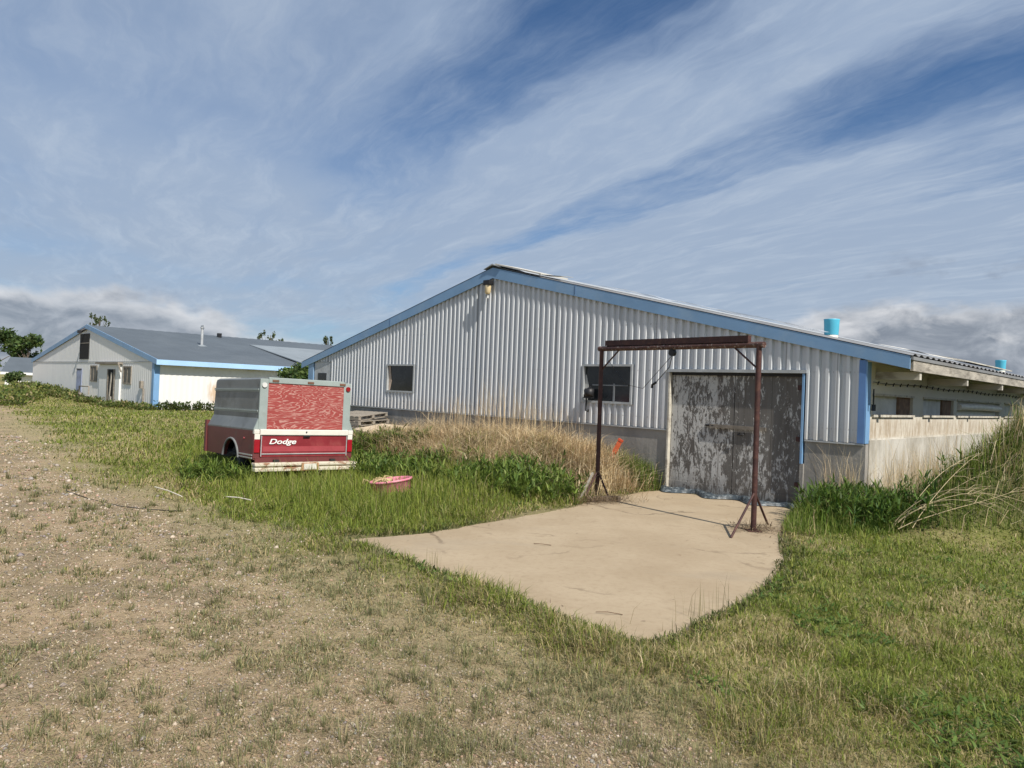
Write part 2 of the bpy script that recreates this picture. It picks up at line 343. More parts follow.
def hay(x, y):
    s, k_ = barn_sk(x, y)
    a = smooth(s, 3.6, 5.2)*smooth(s, 12.4, 9.6)*smooth(k_, -3.0-.7*smooth(s, 9, 6), -1.5)*(.6+.4*vnoise(x, y, .9, 5))
    return a
def ground_z(x, y):
    x = np.asarray(x, float); y = np.asarray(y, float)
    dp = sdist(PAD, x, y); r = np.hypot(x, y)
    z = (fbm(x, y, .5, 3)-.5)*.10*smooth(r, 2, 10) + (fbm(x, y, 3., 8, 3)-.5)*.03
    z += .055*np.exp(-((dp+.25)/.25)**2)*smooth(y, 8.8, 7.6)*(.6+.8*vnoise(x, y, 3, 2))
    z += -.08*smooth(dp, -.04, .1)
    z += 1.75*smooth((x-C0[0])*-TV[0]-(y-C0[1])*TV[1], .05, 2.4)*smooth(x, 4.8, 6.2)*smooth(sdist(BANK, x, y), -.5, 1.1)*smooth(y, 8.8, 10.6)*smooth(x, 40, 15)*smooth(y, 60, 30)
    z += .66*hay(x, y)
    z += .12*smooth(x, 1.2, .4)*np.exp(-((y-11.6-.25*x)/1.2)**2)*smooth(x, -2.5, -.5)
    s2, k2 = (x-C2[0])*TV[0]+(y-C2[1])*TV[1], (x-C2[0])*NV[0]+(y-C2[1])*NV[1]
    z += .38*smooth(s2, 4, 24)*smooth(r, 25, 42)
    z -= .10*np.exp(-((x+4.2)**2+(y-13.5)**2)/6)
    return z
def npmesh(name, verts, loops, starts, mat_, col=None, parent=None, smoothf=False):
    me = bpy.data.meshes.new(name); me.vertices.add(len(verts)); me.vertices.foreach_set('co', np.asarray(verts, np.float32).ravel())
    me.loops.add(len(loops)); me.loops.foreach_set('vertex_index', np.asarray(loops, np.int32))
    me.polygons.add(len(starts)); me.polygons.foreach_set('loop_start', np.asarray(starts, np.int32))
    if smoothf: me.polygons.foreach_set('use_smooth', np.ones(len(starts), bool))
    if col is not None:
        a = me.color_attributes.new('Col', 'FLOAT_COLOR', 'POINT')
        a.data.foreach_set('color', np.concatenate([col, np.ones((len(col), 1))], 1).astype(np.float32).ravel())
    me.update(calc_edges=True); me.materials.append(mat_)
    return link(bpy.data.objects.new(name, me), parent)
def lerp(a, b, t): return np.asarray(a)*(1-t[:, None])+np.asarray(b)*t[:, None]
rad = np.concatenate([[0.01], np.geomspace(.6, 90, 420), np.geomspace(95, 3000, 40)])
ang = np.concatenate([np.linspace(-55, 55, 440), np.linspace(58, 302, 60)]); ang = np.radians(ang)
RR, AA = np.meshgrid(rad, ang, indexing='ij'); gx, gy = (RR*np.sin(AA)).ravel(), (RR*np.cos(AA)).ravel()
gz = ground_z(gx, gy)
nr, na = RR.shape
i = np.arange(nr-1)[:, None]*na; j = np.arange(na)[None, :]; j2 = (j+1) % na
quads = np.stack([i+j, i+na+j, i+na+j2, i+j2], -1).reshape(-1, 4)[:, ::-1]
g_gr = smooth(sdist(GRAV, gx, gy)+(fbm(gx, gy, 1.1, 11)-.5)*1.6, -.7, .7)
g_mid = smooth(sdist(MID, gx, gy)+(fbm(gx, gy, 1.3, 21)-.5)*2.2, -.9, .9)
pn = fbm(gx, gy, .55, 31); pn2 = fbm(gx, gy, 2.2, 41)
gc = lerp((.16, .165, .05), (.27, .235, .105), smooth(pn*.7+pn2*.4, .42, .68))
gc = lerp(gc, (.315, .255, .15), g_mid*.85)
gc = gc*(1-g_gr[:, None]) + lerp((.35, .265, .168), (.255, .20, .126), smooth(pn2, .4, .65))*g_gr[:, None]
gc = lerp(gc, (.33, .25, .13), np.clip(hay(gx, gy)*1.6, 0, 1))
bk = smooth(sdist(BANK, gx, gy), -.2, .4); gc = lerp(gc, (.07, .085, .03), bk*.8)
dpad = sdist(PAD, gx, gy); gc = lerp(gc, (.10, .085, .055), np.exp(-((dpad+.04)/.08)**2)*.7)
def _ground(N, b, o):
    a = N.add('ShaderNodeAttribute', attribute_name='Col').outputs['Color']
    g = N.add('ShaderNodeNewGeometry').outputs['Position']
    n1 = N.noise(g, 9, 6, .65); n2 = N.noise(g, 55, 5, .65)
    v_ = N.add('ShaderNodeTexVoronoi'); N.put(v_.inputs['Vector'], g); v_.inputs['Scale'].default_value = 38; v_.inputs['Randomness'].default_value = 1
    f = N.math('ADD', .55, N.math('ADD', N.math('MULTIPLY', n1, .5), N.math('MULTIPLY', n2, .5)))
    c = N.mix(1, a, N.comb(f, f, f), 'MULTIPLY')
    stone = N.math('MULTIPLY', N.ss(N.sep(v_.outputs['Color'])[0], .72, .86), N.ss(v_.outputs['Distance'], .42, .3))
    c = N.mix(N.math('MULTIPLY', stone, .35), c, N.mix(N.sep(v_.outputs['Color'])[1], (.40, .33, .25), (.22, .16, .12)))
    N.put(b.inputs['Base Color'], c); b.inputs['Roughness'].default_value = .95; b.inputs['Specular IOR Level'].default_value = .15
    bumpn(N, b, N.math('ADD', n1, N.math('MULTIPLY', n2, .6)), .8, .05)
M_GROUND = mat_custom('ground_soil', _ground)
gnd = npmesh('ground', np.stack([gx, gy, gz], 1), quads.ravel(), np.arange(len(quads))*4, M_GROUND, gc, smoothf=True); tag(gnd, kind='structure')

def _pad(N, b, o):
    n1 = N.noise(o, .9, 6, .6); n2 = N.noise(o, 14, 6, .7); n3 = N.noise(o, 90, 3, .6)
    c = N.mix(N.ss(n1, .3, .7), (.33, .257, .170), (.39, .312, .213))
    c = N.mix(N.math('MULTIPLY', N.ss(n2, .45, .7), .35), c, (.26, .19, .12))
    c = N.mix(N.math('MULTIPLY', N.ss(n3, .55, .75), .22), c, (.46, .38, .29))
    st = N.noise(o, 3.2, 7, .7, .6)
    c = N.mix(N.math('MULTIPLY', N.ss(st, .56, .72), .5), c, (.24, .18, .115))
    vo = N.add('ShaderNodeTexVoronoi', feature='DISTANCE_TO_EDGE'); vo.inputs['Scale'].default_value = .42
    N.put(vo.inputs['Vector'], N.vmath('ADD', o, N.vmath('SCALE', N.noise(o, 2.5, 5, .6, 0, 1)) if False else N.mapping(N.noise(o, 2.2, 6, .65, 0, 1), (.5, .5, 0))))
    ck = N.math('MULTIPLY', N.ss(vo.outputs['Distance'], .012, .003), N.ss(N.noise(o, .8, 3), .46, .6))
    c = N.mix(N.math('MULTIPLY', ck, .7), c, (.16, .12, .08))
    wet = N.noise(N.mapping(o, (.5, 1.2, 1), (0, 0, .9)), 1.1, 5, .6)
    c = N.mix(N.math('MULTIPLY', N.ss(wet, .54, .70), .35), c, (.30, .25, .185))
    N.put(b.inputs['Base Color'], c); b.inputs['Roughness'].default_value = .93; b.inputs['Specular IOR Level'].default_value = .2
    bumpn(N, b, N.math('ADD', n2, N.math('MULTIPLY', n3, .5)), .3, .012)
M_PAD = mat_custom('sandy_concrete', _pad)
ring = []
for a, b in zip(PAD, PAD[1:]+PAD[:1]):
    for t in np.linspace(0, 1, 7)[:-1]:
        x_, y_ = a[0]+(b[0]-a[0])*t, a[1]+(b[1]-a[1])*t
        ring.append((x_+(vnoise(x_, y_, 5, 1)-.5)*.14, y_+(vnoise(x_, y_, 5, 2)-.5)*.14, 0.))
tag(MB().prism([(p[0], p[1], -.10) for p in ring], (0, 0, .10)).build('concrete_pad', M_PAD), kind='structure')

# ------------------------------------------------------------------ main barn
# local frame: x = -s (s runs left along the gable from its right corner), y = depth, z up
barn = thing('metal_barn', 'long ribbed silver metal barn with peeling double doors and blue trim behind the concrete pad', 'barn', (C0[0], C0[1], 0), RZ)
BW, AP, ZB = 17., 8.48, 1.15
def ztop(s): return 4.66-(.2375 if s < AP else .25)*abs(s-AP)
def corr(segs, name, pitch=.16, dp=.048):
    """ribbed sheet over vertical strips (s0, s1, zlow, zhigh or None = under the fascia)"""
    mb = MB(); prof = [(0, 0), (.38, 0), (.53, 1), (.84, 1), (.96, 0)]
    for s0, s1, zl, zh in segs:
        xs = sorted({s0, s1} | {p_*pitch+q*pitch for p_ in range(int(s0/pitch)-1, int(s1/pitch)+2) for q, _ in prof if s0 < p_*pitch+q*pitch < s1})
        vs = []
        for s in xs:
            fr = (s/pitch) % 1; d = np.interp(fr, [q for q, _ in prof], [h for _, h in prof])*dp
            vs += [(-s, -d, zl), (-s, -d, (ztop(s)-.14) if zh is None else zh)]
        mb.poly(vs, [(2*i_, 2*i_+1, 2*i_+3, 2*i_+2) for i_ in range(len(xs)-1)])
    return mb.build(name, M_SIDING, barn, fix=False)
D0, D1, DZ = .98, 3.49, 2.22
W1 = (11.43, 12.70, 1.59, 2.36); W2 = (4.36, 5.64, 1.57, 2.37)
corr([(0.09, D0-.06, ZB, None), (D0-.06, D1+.05, DZ+.06, None), (D1+.05, W2[0], ZB, None), (W2[0], W2[1], ZB, W2[2]), (W2[0], W2[1], W2[3], None), (W2[1], W1[0], ZB, None),
      (W1[0], W1[1], ZB, W1[2]), (W1[0], W1[1], W1[3], None), (W1[1], 15.7, ZB, None), (15.7, 16.7, 2.43, None)], 'gable_siding')
MB().box((-BW, .08, 0), (-D1-.3, .12, 2.3)).build('backing_wall', M_DARK, barn)
f_ = MB().box((-BW, -.02, -.3), (-D1-.05, .2, ZB-.012)).box((-D0+.06, -.02, -.3), (0.02, .2, ZB-.012)); f_.build('foundation', M_CONC, barn)
MB().box((-15.68, -.05, ZB-.03), (-D1-.05, -.005, ZB-.005)).box((-D0+.06, -.05, ZB-.03), (0, -.005, ZB-.005)).build('base_flashing', M_FRAME, barn)
for nm, s0, s1 in (('rake_fascia', -.62, AP), ('rake_fascia', AP, 17.45)):
    lo = lambda s: ztop(s)-(.25 if abs(s-AP) < .1 else .195)
    MB().hexa([(-s0, -.085, lo(s0)), (-s1, -.085, lo(s1)), (-s1, -.055, lo(s1)), (-s0, -.055, lo(s0)), (-s0, -.085, ztop(s0)), (-s1, -.085, ztop(s1)), (-s1, -.055, ztop(s1)), (-s0, -.055, ztop(s0))]).build(nm, M_BLUE, barn)
for s in (5.9, 12.6): MB().box((-s-.012, -.09, ztop(s)-.2), (-s+.012, -.0852, ztop(s)-.0)).build('fascia_joint', mat('blue_joint', (.08, .15, .28), .5), barn)
MB().box((-.10, -.055, ZB), (.0, .0, 2.44)).build('corner_trim', mat('shaded_blue_corner', (.11, .22, .46), .5, 0, .15, 2), barn)  # darker copy of the trim blue; the gable-side shade is in the colour
MB().box((.0005, -.05, ZB), (.02, .13, 2.44)).build('corner_trim', M_BLUE2, barn)
MB().box((-17.03, -.06, ZB), (-16.72, .0, 2.4)).build('corner_trim', M_BLUE, barn)
# roof: two ribbed slopes
def slope(s_e, s_r, name, y1=40):
    mb = MB(); ys = np.arange(-.09, y1, .076); vs = []
    for n_, y_ in enumerate(ys):
        d = (0, .028, .028, 0)[n_ % 4]
        vs += [(-s_e, y_, ztop(s_e)+.012+d), (-s_r, y_, ztop(s_r)+.012+d)]
    mb.poly(vs, [(2*i_, 2*i_+1, 2*i_+3, 2*i_+2) for i_ in range(len(ys)-1)])
    mb.hexa([(-s_e, -.06, ztop(s_e)-.05), (-s_r, -.06, ztop(s_r)-.05), (-s_r, y1, ztop(s_r)-.05), (-s_e, y1, ztop(s_e)-.05), (-s_e, -.06, ztop(s_e)), (-s_r, -.06, ztop(s_r)), (-s_r, y1, ztop(s_r)), (-s_e, y1, ztop(s_e))])
    return mb.build(name, M_BARNROOF, barn)
slope(-.66, AP, 'roof'); slope(17.5, AP, 'roof')
MB().prism([(-AP-.3, -.12, ztop(AP+.3)+.05), (-AP, -.12, ztop(AP)+.06), (-AP+.3, -.12, ztop(AP-.3)+.05), (-AP, -.12, ztop(AP)+.09)], (0, 40, 0)).build('ridge_cap', M_FRAME, barn)
# loose sheets lying on the roof near the ridge and the right eave
def sheet(pts, th, name, mt, rot=0):
    a = [Vector(p) for p in pts]; n_ = (a[1]-a[0]).cross(a[2]-a[0]).normalized()*th
    return MB().prism(a, n_).build(name, mt, barn)
def rs(s, y, dz_=0.): return (-s, y, ztop(s)+.05+dz_)
sheet([rs(8.40, -.10, .03), rs(6.9, -.10, .02), rs(6.8, .7, .03), rs(8.35, .7, .05)], .03, 'loose_ridge_sheet', M_SHEET)
sheet([rs(7.0, -.06, .01), rs(6.3, -.08, .07), rs(6.2, .2, .10), rs(6.9, .2, .02)], .012, 'loose_roof_scrap', M_FRAME)
def wavy(s0, s1, y0, y1, h, name, seed, mt):
    n_ = 26; m_ = 5; vs = []
    for a in range(n_):
        for b in range(m_):
            s = s0+(s1-s0)*a/(n_-1); y_ = y0+(y1-y0)*b/(m_-1)
            vs.append((-s, y_, ztop(s)+.05+h*float(fbm(np.array([s*2.2]), np.array([y_*2.]), 1, seed, 3)[0])))
    fs = [(a*m_+b, a*m_+b+1, (a+1)*m_+b+1, (a+1)*m_+b) for a in range(n_-1) for b in range(m_-1)]
    return MB().poly(vs, fs, True).build(name, mt, barn)
def _poly(N, b, o):
    b.inputs['Base Color'].default_value = (.72, .76, .80, 1); b.inputs['Roughness'].default_value = .35
    N.put(b.inputs['Alpha'], N.ss(N.noise(o, 6, 5), .3, .8, .25, .6))
M_POLY = mat_custom('torn_plastic_film', _poly)
wavy(5.4, .9, .0, .8, .11, 'torn_plastic_film', 3, M_POLY)
wavy(-.05, -.62, .25, 3.2, .06, 'loose_eave_sheet', 5, M_SHEET)
sheet([(.0, 3.2, 2.72), (.6, 3.2, 2.60), (.6, 6.9, 2.59), (.0, 6.9, 2.71)], .02, 'loose_eave_sheet', M_SHEET)
# roof vents
def vent(s, y, name='roof_vent'):
    z = ztop(s)-.05; c = (-s, y, z)
    b_ = MB().lathe([(.14, -.02), (.14, .12), (.0, .12)], 24, c).build('roof_vent', M_VENTBASE, barn)
    MB().lathe([(.14, .11), (.15, .13), (.165, .45), (.172, .47), (.155, .47), (.145, .40), (.0, .40)], 28, c).build('vent_cowl', M_VENT, b_)
vent(2.42, 4.75); vent(1.75, 17.9); vent(1.95, 30)
# windows
def window(sw, name='window'):
    s0, s1, z0, z1 = sw; t_ = .045
    fr = MB()
    for a, b in (((-s1, -.06, z0), (-s1+t_, .05, z1)), ((-s0-t_, -.06, z0), (-s0, .05, z1)), ((-s1+t_, -.06, z1-t_), (-s0-t_, .05, z1)), ((-s1+t_, -.06, z0), (-s0-t_, .05, z0+t_))): fr.box(a, b)
    fo = fr.build(name, M_FRAME, barn)
    MB().box((-s1+t_, .012, z0+t_), (-s0-t_, .018, z1-t_)).build('pane', M_WIN, fo)
    return fo
w1o = window(W1); w2o = window(W2)
MB().prism([(-12.65, .0, 1.64), (-12.60, .0, 1.64), (-12.52, .0, 1.90), (-12.60, .0, 2.31), (-12.655, .0, 2.31)], (0, .008, 0)).build('torn_curtain', mat('torn_curtain_cloth', (.5, .4, .32), .9), w1o)
MB().box((-4.86, .0, 1.62), (-4.82, .009, 1.98)).box((-5.4, .002, 1.93), (-4.5, .011, 1.955)).build('inner_brace', mat('dull_grey_metal', (.16, .17, .18), .6), w2o)
MB().prism([(-5.59, .0, 1.62), (-5.52, .0, 1.62), (-5.5, .0, 1.95), (-5.56, .0, 2.15), (-5.59, .0, 2.15)], (0, .008, 0)).build('torn_film', mat('pale_torn_film', (.42, .42, .4), .8), w2o)
mo = MB().lathe([(.0, -.09), (.085, -.09), (.1, -.05), (.1, .06), (.0, .06)], 16, (-5.36, -.14, 1.80)).box((-5.5, -.15, 1.66), (-5.3, -.05, 1.74)).tube([(-5.47, -.12, 1.70), (-5.42, -.2, 1.82), (-5.3, -.16, 1.88)], .03)
mo.tube([(-5.46, -.1, 1.66), (-5.47, -.1, 1.40), (-5.40, -.1, 1.39), (-5.40, -.1, 1.43)], .016, 6).build('electric_motor', M_BLACK, barn)
# left personnel door at the far end of the gable
dr = MB().box((-16.68, -.03, .25), (-15.72, .04, 2.42)).build('side_door', mat('pale_grey_door', (.46, .48, .50), .5), barn)
MB().box((-16.45, -.04, 1.86), (-15.95, -.031, 2.08)).build('door_window', M_WIN, dr)
# big double doors
mid = 2.21
for s0, s1 in ((D0+.01, mid-.008), (mid+.008, D1-.01)):
    lf = MB().box((-s1, .03, .03), (-s0, .075, DZ-.05)).build('barn_door', M_DOOR, barn)
    if s1 > 3:
        MB().box((-s1+.30, .0295, .0), (-s1+.305, .0299, 0.02)).build('door_edge', M_DARK, lf)
        MB().bar((-2.45, .01, 1.27), (-2.23, .01, 1.265), .03, .05).build('latch_plate', M_STEEL, lf)
        MB().tube([(-2.75, .015, 1.27), (-2.6, .0, 1.27), (-2.5, .01, 1.24)], .02, 6).build('hasp', M_BLACK, lf)
    else:
        MB().tube([(-2.1, .028, 1.16), (-2.1, -.02, 1.14), (-2.0, -.02, 1.14), (-2.0, .028, 1.16)], .012, 6).build('handle', M_BLACK, lf)
        for z in (.35, 1.1, 1.95): MB().box((-D0-.1, .0, z), (-D0-.0, .029, z+.08)).build('hinge', M_STEEL, lf)
    MB().box((-s1+.0, .02, .03), (-s0, .0295, .2)).build('kick_board', M_DOOR, lf)
MB().box((-2.66, -.015, 1.235), (-1.60, .012, 1.295)).build('locking_bar', mat('dark_bar_wood', (.20, .175, .145), .9, 0, .3, 6), barn)
MB().box((-D1-.05, .08, 0), (-D0+.06, .12, DZ)).build('door_backing', M_DARK, barn)
MB().box((-D1, -.0, DZ-.05), (-D0, .02, DZ+.0)).build('door_track', M_BLACK, barn)
MB().box((-D1-.06, -.07, DZ+.005), (-D0+.07, .02, DZ+.06)).build('door_header', M_FRAME, barn)
MB().box((-D1-.035, -.06, .0), (-D1-.0, .03, DZ)).build('door_jamb', M_OLDWHITE, barn)
MB().box((-D0, -.055, -.1), (-D0+.06, .03, .749)).build('jamb_foot', M_CONC, barn)
MB().box((-D0, -.06, .75), (-D0+.035, .03, DZ)).build('door_jamb', M_BLUE2, barn)
# gable flood light
lt = MB().box((-8.68, -.20, 4.24), (-8.46, -.07, 4.36)).box((-8.62, -.07, 4.27), (-8.52, -.03, 4.33)).build('wall_light', M_BLACK, barn, .01)
MB().lathe([(.06, -.02), (.095, .02), (.1, .17), (.09, .2)], 16, (-8.57, -.135, 4.05), .9, .65).poly([], []).build('lamp_lens', mat('yellowed_lens', (.62, .50, .30), .25), lt)
MB().tube([(-8.57, -.13, 4.03), (-8.57, -.13, 3.93)], .022, 10).build('photo_sensor', mat('pale_sensor', (.6, .6, .58), .4), lt)
# side wall facing the right
L = 38
sw = MB().box((-.25, .0, -.3), (-.02, .12, 2.5))
yk = [.33, 1.83, 2.32, 2.98, 3.02, 3.75, 4.3, 6.2, 6.9, 8.6, 9.3, 11.0, 11.7, 13.4, 14, 16]
zlo, zhi = 1.60, 1.90
sw = MB().box((-.2, .1, -.3), (-.012, L, zlo)).box((-.2, .1, zhi), (-.012, L, 2.45)).box((-.2, .1, -.3), (.035, L, 1.2))
op = [(.33, 2.33), (2.92, 4.95), (5.2, 9.0), (9.5, 11.2), (11.9, 13.6), (14.3, 16), (16.7, 18.6)]
e0 = .1
for a, b in op: sw.box((-.2, e0, zlo), (-.012, a, zhi)); e0 = b
sw.box((-.2, e0, zlo), (-.012, L, zhi)); sw.build('side_wall', M_SIDEWALL, barn)
M_PANEL = mat('grey_window_board', (.58, .58, .55), .8, 0, .15, 3, (.40, .37, .32), .5, 4)
M_CURL = mat('curled_white_sheet', (.72, .70, .64), .5, 0, .1, 4)
for q, (a, b) in enumerate(op):
    fo = MB().box((-.02, a-.03, zlo-.04), (.02, b+.03, zlo)).box((-.02, a-.03, zhi), (.012, b+.03, zhi+.035)).build('side_window', M_OLDWHITE, barn)
    MB().box((-.12, a, zlo), (-.10, b, zhi)).build('window_board', M_PANEL if q != 2 else M_CURL, fo)
    if q < 2: MB().box((-.115, b-.6, zlo), (-.06, b, zhi)).build('brown_batten', mat('brown_batten_wood', (.20, .13, .09), .9, 0, .3, 8), fo)
    if q == 2:
        MB().tube([(-.02, a+.1, 1.78), (-.0, (a+b)/2, 1.79), (-.01, b-.1, 1.77)], .075, 10).build('curled_sheet', M_CURL, fo)
# eaves: soffit beam, fascia board and rafter tails
MB().box((.60, .0, 2.28), (.645, L, ztop(-.62)-.03)).build('eave_board', mat('grey_eave_board', (.36, .33, .28), .9, 0, .3, 3, (.14, .12, .10), .8, 5, (3, .6, 3), .4), barn)
MB().hexa([(-.02, -.05, 2.42), (.5, -.05, 2.36), (.5, L, 2.36), (-.02, L, 2.42), (-.02, -.05, 2.45), (.5, -.05, 2.39), (.5, L, 2.39), (-.02, L, 2.45)]).build('soffit', mat('stained_soffit', (.40, .37, .29), .9, 0, .3, 2, (.2, .14, .09), .6, 2), barn)
for kk in np.arange(.45, 36, 2.75):
    MB().box((-.01, kk-.05, 2.16), (.62, kk+.05, 2.279)).build('rafter_tail', M_OLDWHITE, barn)
wr = MB(); pts = [(.06, y_, 2.11-.012*math.sin(y_*1.9)) for y_ in np.linspace(.1, 20, 60)]
wr.tube(pts, .006, 5)
for y_ in np.arange(.3, 20, .36):
    z = 2.11-.012*math.sin(y_*1.9); wr.tube([(.06, y_, z-.03), (.06, y_+.02, z), (.07, y_+.03, z+.02)], .011, 5)
wr.build('strung_wire', M_BLACK, barn)
jb = MB().box((.03, .14, 1.66), (.08, .19, 1.76)).tube([(.05, .165, 1.76), (.05, .165, 2.0)], .012, 6); jb.build('meter_box', M_BLACK, barn)

# ------------------------------------------------------------------ pipe gantry in front of the doors
gan = thing('pipe_gantry', 'brown rusty pipe hoist frame standing on the concrete pad in front of the doors', 'hoist frame', (1.52, 12.25, 0))
o0 = Vector((1.52, 12.25, 0)); pr = Vector((3.31, 9.64, 0))-o0; hd = pr.normalized(); px_ = Vector((hd.y, -hd.x, 0))     # px_: towards the viewer's right
zt = 2.53; dzr = Vector((0, 0, -.03))
for q, p in ((0, Vector((0, 0, 0))), (1, pr)):
    po = MB().tube([p+Vector((0, 0, -.05)), p+Vector((-.01, 0, zt-.02))], .037, 14).build('post', M_STEEL, gan)
    MB().box((p.x-.09, p.y-.09, .002), (p.x+.09, p.y+.09, .012)).build('base_plate', M_STEEL, po)
    fo = ([(.18, -.26, .46), (-.26, -.36, .46), (.1, .5, .44)] if q == 0 else [(-.47, -.55, .52), (.38, .51, .52), (.5, -.1, .3)])
    for a, b, z in fo[:2]:
        MB().tube([p+Vector((a, b, .0)), p+Vector((0, 0, z))], .016, 8).build('foot_brace', M_STEEL, po)
MB().tube([-hd*.08+Vector((0, 0, zt)), pr+hd*.07+Vector((0, 0, zt))+dzr], .042, 14).build('top_pipe', M_PIPE, gan)
MB().bar(hd*.10+Vector((0, 0, zt+.088)), pr-hd*.17+Vector((0, 0, zt+.088))+dzr, .07, .09).build('channel_beam', M_STEEL, gan)
MB().tube([hd*.42+Vector((0, 0, zt-.03)), Vector((0, 0, zt-.36))], .013, 8).build('corner_brace', M_STEEL, gan)
MB().tube([pr-hd*.45+Vector((0, 0, zt-.03)), pr+Vector((0, 0, zt-.37))], .013, 8).build('corner_brace', M_STEEL, gan)
pl = hd*1.60+Vector((0, 0, zt-.10))
pu = MB().tube([pl-px_*.03, pl+px_*.03], .055, 16).box(tuple(pl-Vector((.03, .03, -.03))), tuple(pl+Vector((.03, .03, .10)))).build('pulley', M_BLACK, gan)
cb = [pl+Vector((0, 0, -.04)), pl-hd*.05+Vector((0, 0, -.22)), pl-hd*.32+Vector((0, 0, -.46)), pl-hd*.40+Vector((0, 0, -.50))]
MB().tube(cb, .006, 6).tube([cb[2], cb[3], cb[3]+Vector((0, 0, -.05))], .02, 6).build('pull_cord', M_BLACK, pu)
MB().tube([pl+Vector((0, 0, -.04)), pl-hd*.6+Vector((0, 0, -.56)), pl-hd*1.0+Vector((0, 0, -.50)), pl-hd*1.44+Vector((0, 0, -.10))], .0045, 5).build('loose_wire', M_BLACK, pu)

# ------------------------------------------------------------------ white barn beyond, its link building and far shed
wb = thing('white_barn', 'wide white clad barn with grey blue roof and open loft hatch at the far left', 'barn', (C2[0], C2[1], 0), .80-math.pi/2)
WW, WA, EZ, AZ = 25.6, 11.9, 2.62, 4.8
def z2(s): return EZ+.1+(AZ-EZ-.0)*(1-abs(s-WA)/WA if s < WA else 1-abs(s-WA)/(WW-WA))
def ribwall(poly_s, name):
    mb = MB(); 
    for (s0, s1, zl, zh) in poly_s:
        xs = np.arange(s0, s1+.001, .15); vs = []
        for n_, s in enumerate(xs): d = .016 if n_ % 2 else 0; vs += [(-s, -d, zl), (-s, -d, min(zh, z2(s)-.1) if zh else z2(s)-.1)]
        mb.poly(vs, [(2*i_, 2*i_+1, 2*i_+3, 2*i_+2) for i_ in range(len(xs)-1)])
    return mb.build(name, M_WHITE, wb, fix=False)
ribwall([(0, WW, -.3, 2.56), (0, WW, 2.56, None)], 'gable_wall')
MB().box((-WW, -.035, 2.53), (-.1, -.018, 2.57)).build('seam_flashing', M_FRAME, wb)
mb = MB(); ys = np.arange(0, 44, .15); vs = []
for n_, y_ in enumerate(ys): d = .016 if n_ % 2 else 0; vs += [(d, y_, -.3), (d, y_, EZ)]
mb.poly(vs, [(2*i_, 2*i_+1, 2*i_+3, 2*i_+2) for i_ in range(len(ys)-1)]).build('long_wall', M_WHITE2, wb, fix=False)
for s0, s1 in ((-.45, WA), (WA, WW+.1)):
    mb = MB(); a, b = z2(s0), z2(s1); y0, y1 = -.05, 46
    ysr = np.arange(y0, y1, .30); vs = []
    for n_, y_ in enumerate(ysr): d = .02 if n_ % 2 else 0; vs += [(-s0, y_, a+d), (-s1, y_, b+d)]
    mb.poly(vs, [(2*i_, 2*i_+1, 2*i_+3, 2*i_+2) for i_ in range(len(ysr)-1)])
    mb.hexa([(-s0, y0+.02, a-.1), (-s1, y0+.02, b-.1), (-s1, y1, b-.1), (-s0, y1, a-.1), (-s0, y0+.02, a-.01), (-s1, y0+.02, b-.01), (-s1, y1, b-.01), (-s0, y1, a-.01)]).build('roof', M_ROOF, wb)
    MB().hexa([(-s0, y0-.04, a-.24), (-s1, y0-.04, b-.24), (-s1, y0, b-.24), (-s0, y0, a-.24), (-s0, y0-.04, a+.05), (-s1, y0-.04, b+.05), (-s1, y0, b+.05), (-s0, y0, a+.05)]).build('rake_fascia', M_BLUE, wb)
MB().box((.451, -.09, z2(-.45)-.24), (.48, 44, z2(-.45)+.03)).build('eave_fascia', mat('pale_blue_eave', (.36, .56, .82), .4, 0, .06, 1), wb)
MB().box((.02, .0, EZ-.06), (.45, 44, EZ-.03)).build('eave_soffit', M_FRAME, wb)
MB().box((-.28, -.04, -.2), (.03, .0, EZ)).box((.003, .001, -.2), (.04, .25, EZ)).build('corner_trim', M_BLUE2, wb)
lo = MB().box((-13.3, -.05, 2.72), (-11.4, -.018, 4.36)).build('loft_hatch', M_DARK, wb)  # near-black panel on the closed wall, painting the unlit loft inside
MB().box((-13.3, -.06, 3.72), (-11.4, -.051, 3.78)).build('crossbar', M_GREYWOOD, lo)
MB().tube([(-12.2, -.35, 4.5), (-12.2, -.05, 4.68)], .09, 8).box((-12.3, -.5, 4.36), (-12.1, -.3, 4.55)).build('loft_lamp', M_BLACK, wb)
bd = MB().box((-13.75, -.045, .2), (-12.65, -.018, 2.08)).build('door', mat('lilac_grey_door', (.30, .34, .48), .5), wb)
MB().box((-13.75, -.06, 2.02), (-12.65, -.046, 2.1)).build('door_lintel', M_BLACK, bd)
def wwin(s0, s1, z0, z1):
    fo = MB().box((-s1, -.06, z0), (-s1+.1, -.018, z1)).box((-s0-.1, -.06, z0), (-s0, -.018, z1)).box((-s1+.1, -.06, z1-.08), (-s0-.1, -.018, z1)).box((-s1+.1, -.06, z0), (-s0-.1, -.018, z0+.08)).build('window', M_GREYWOOD, wb)
    MB().box((-s1+.1, -.03, z0+.08), (-s0-.1, -.02, z1-.08)).build('pane', mat('dull_dark_glass', (.07, .07, .065), .35, 0, .5, 2), fo)
    MB().box((-(s0+s1)/2-.03, -.05, z0+.08), (-(s0+s1)/2+.03, -.031, z1-.08)).build('mullion', M_GREYWOOD, fo)
wwin(9.55, 10.85, 1.32, 2.32); wwin(3.4, 4.75, 1.28, 2.3)
po = MB().box((-8.75, -.12, -.2), (-5.1, -.02, 2.38)).build('porch_wall', M_WHITE, wb)
MB().box((-9.1, -.28, 2.40), (-4.95, -.01, 2.52)).build('porch_roof', M_GREYWOOD, po)
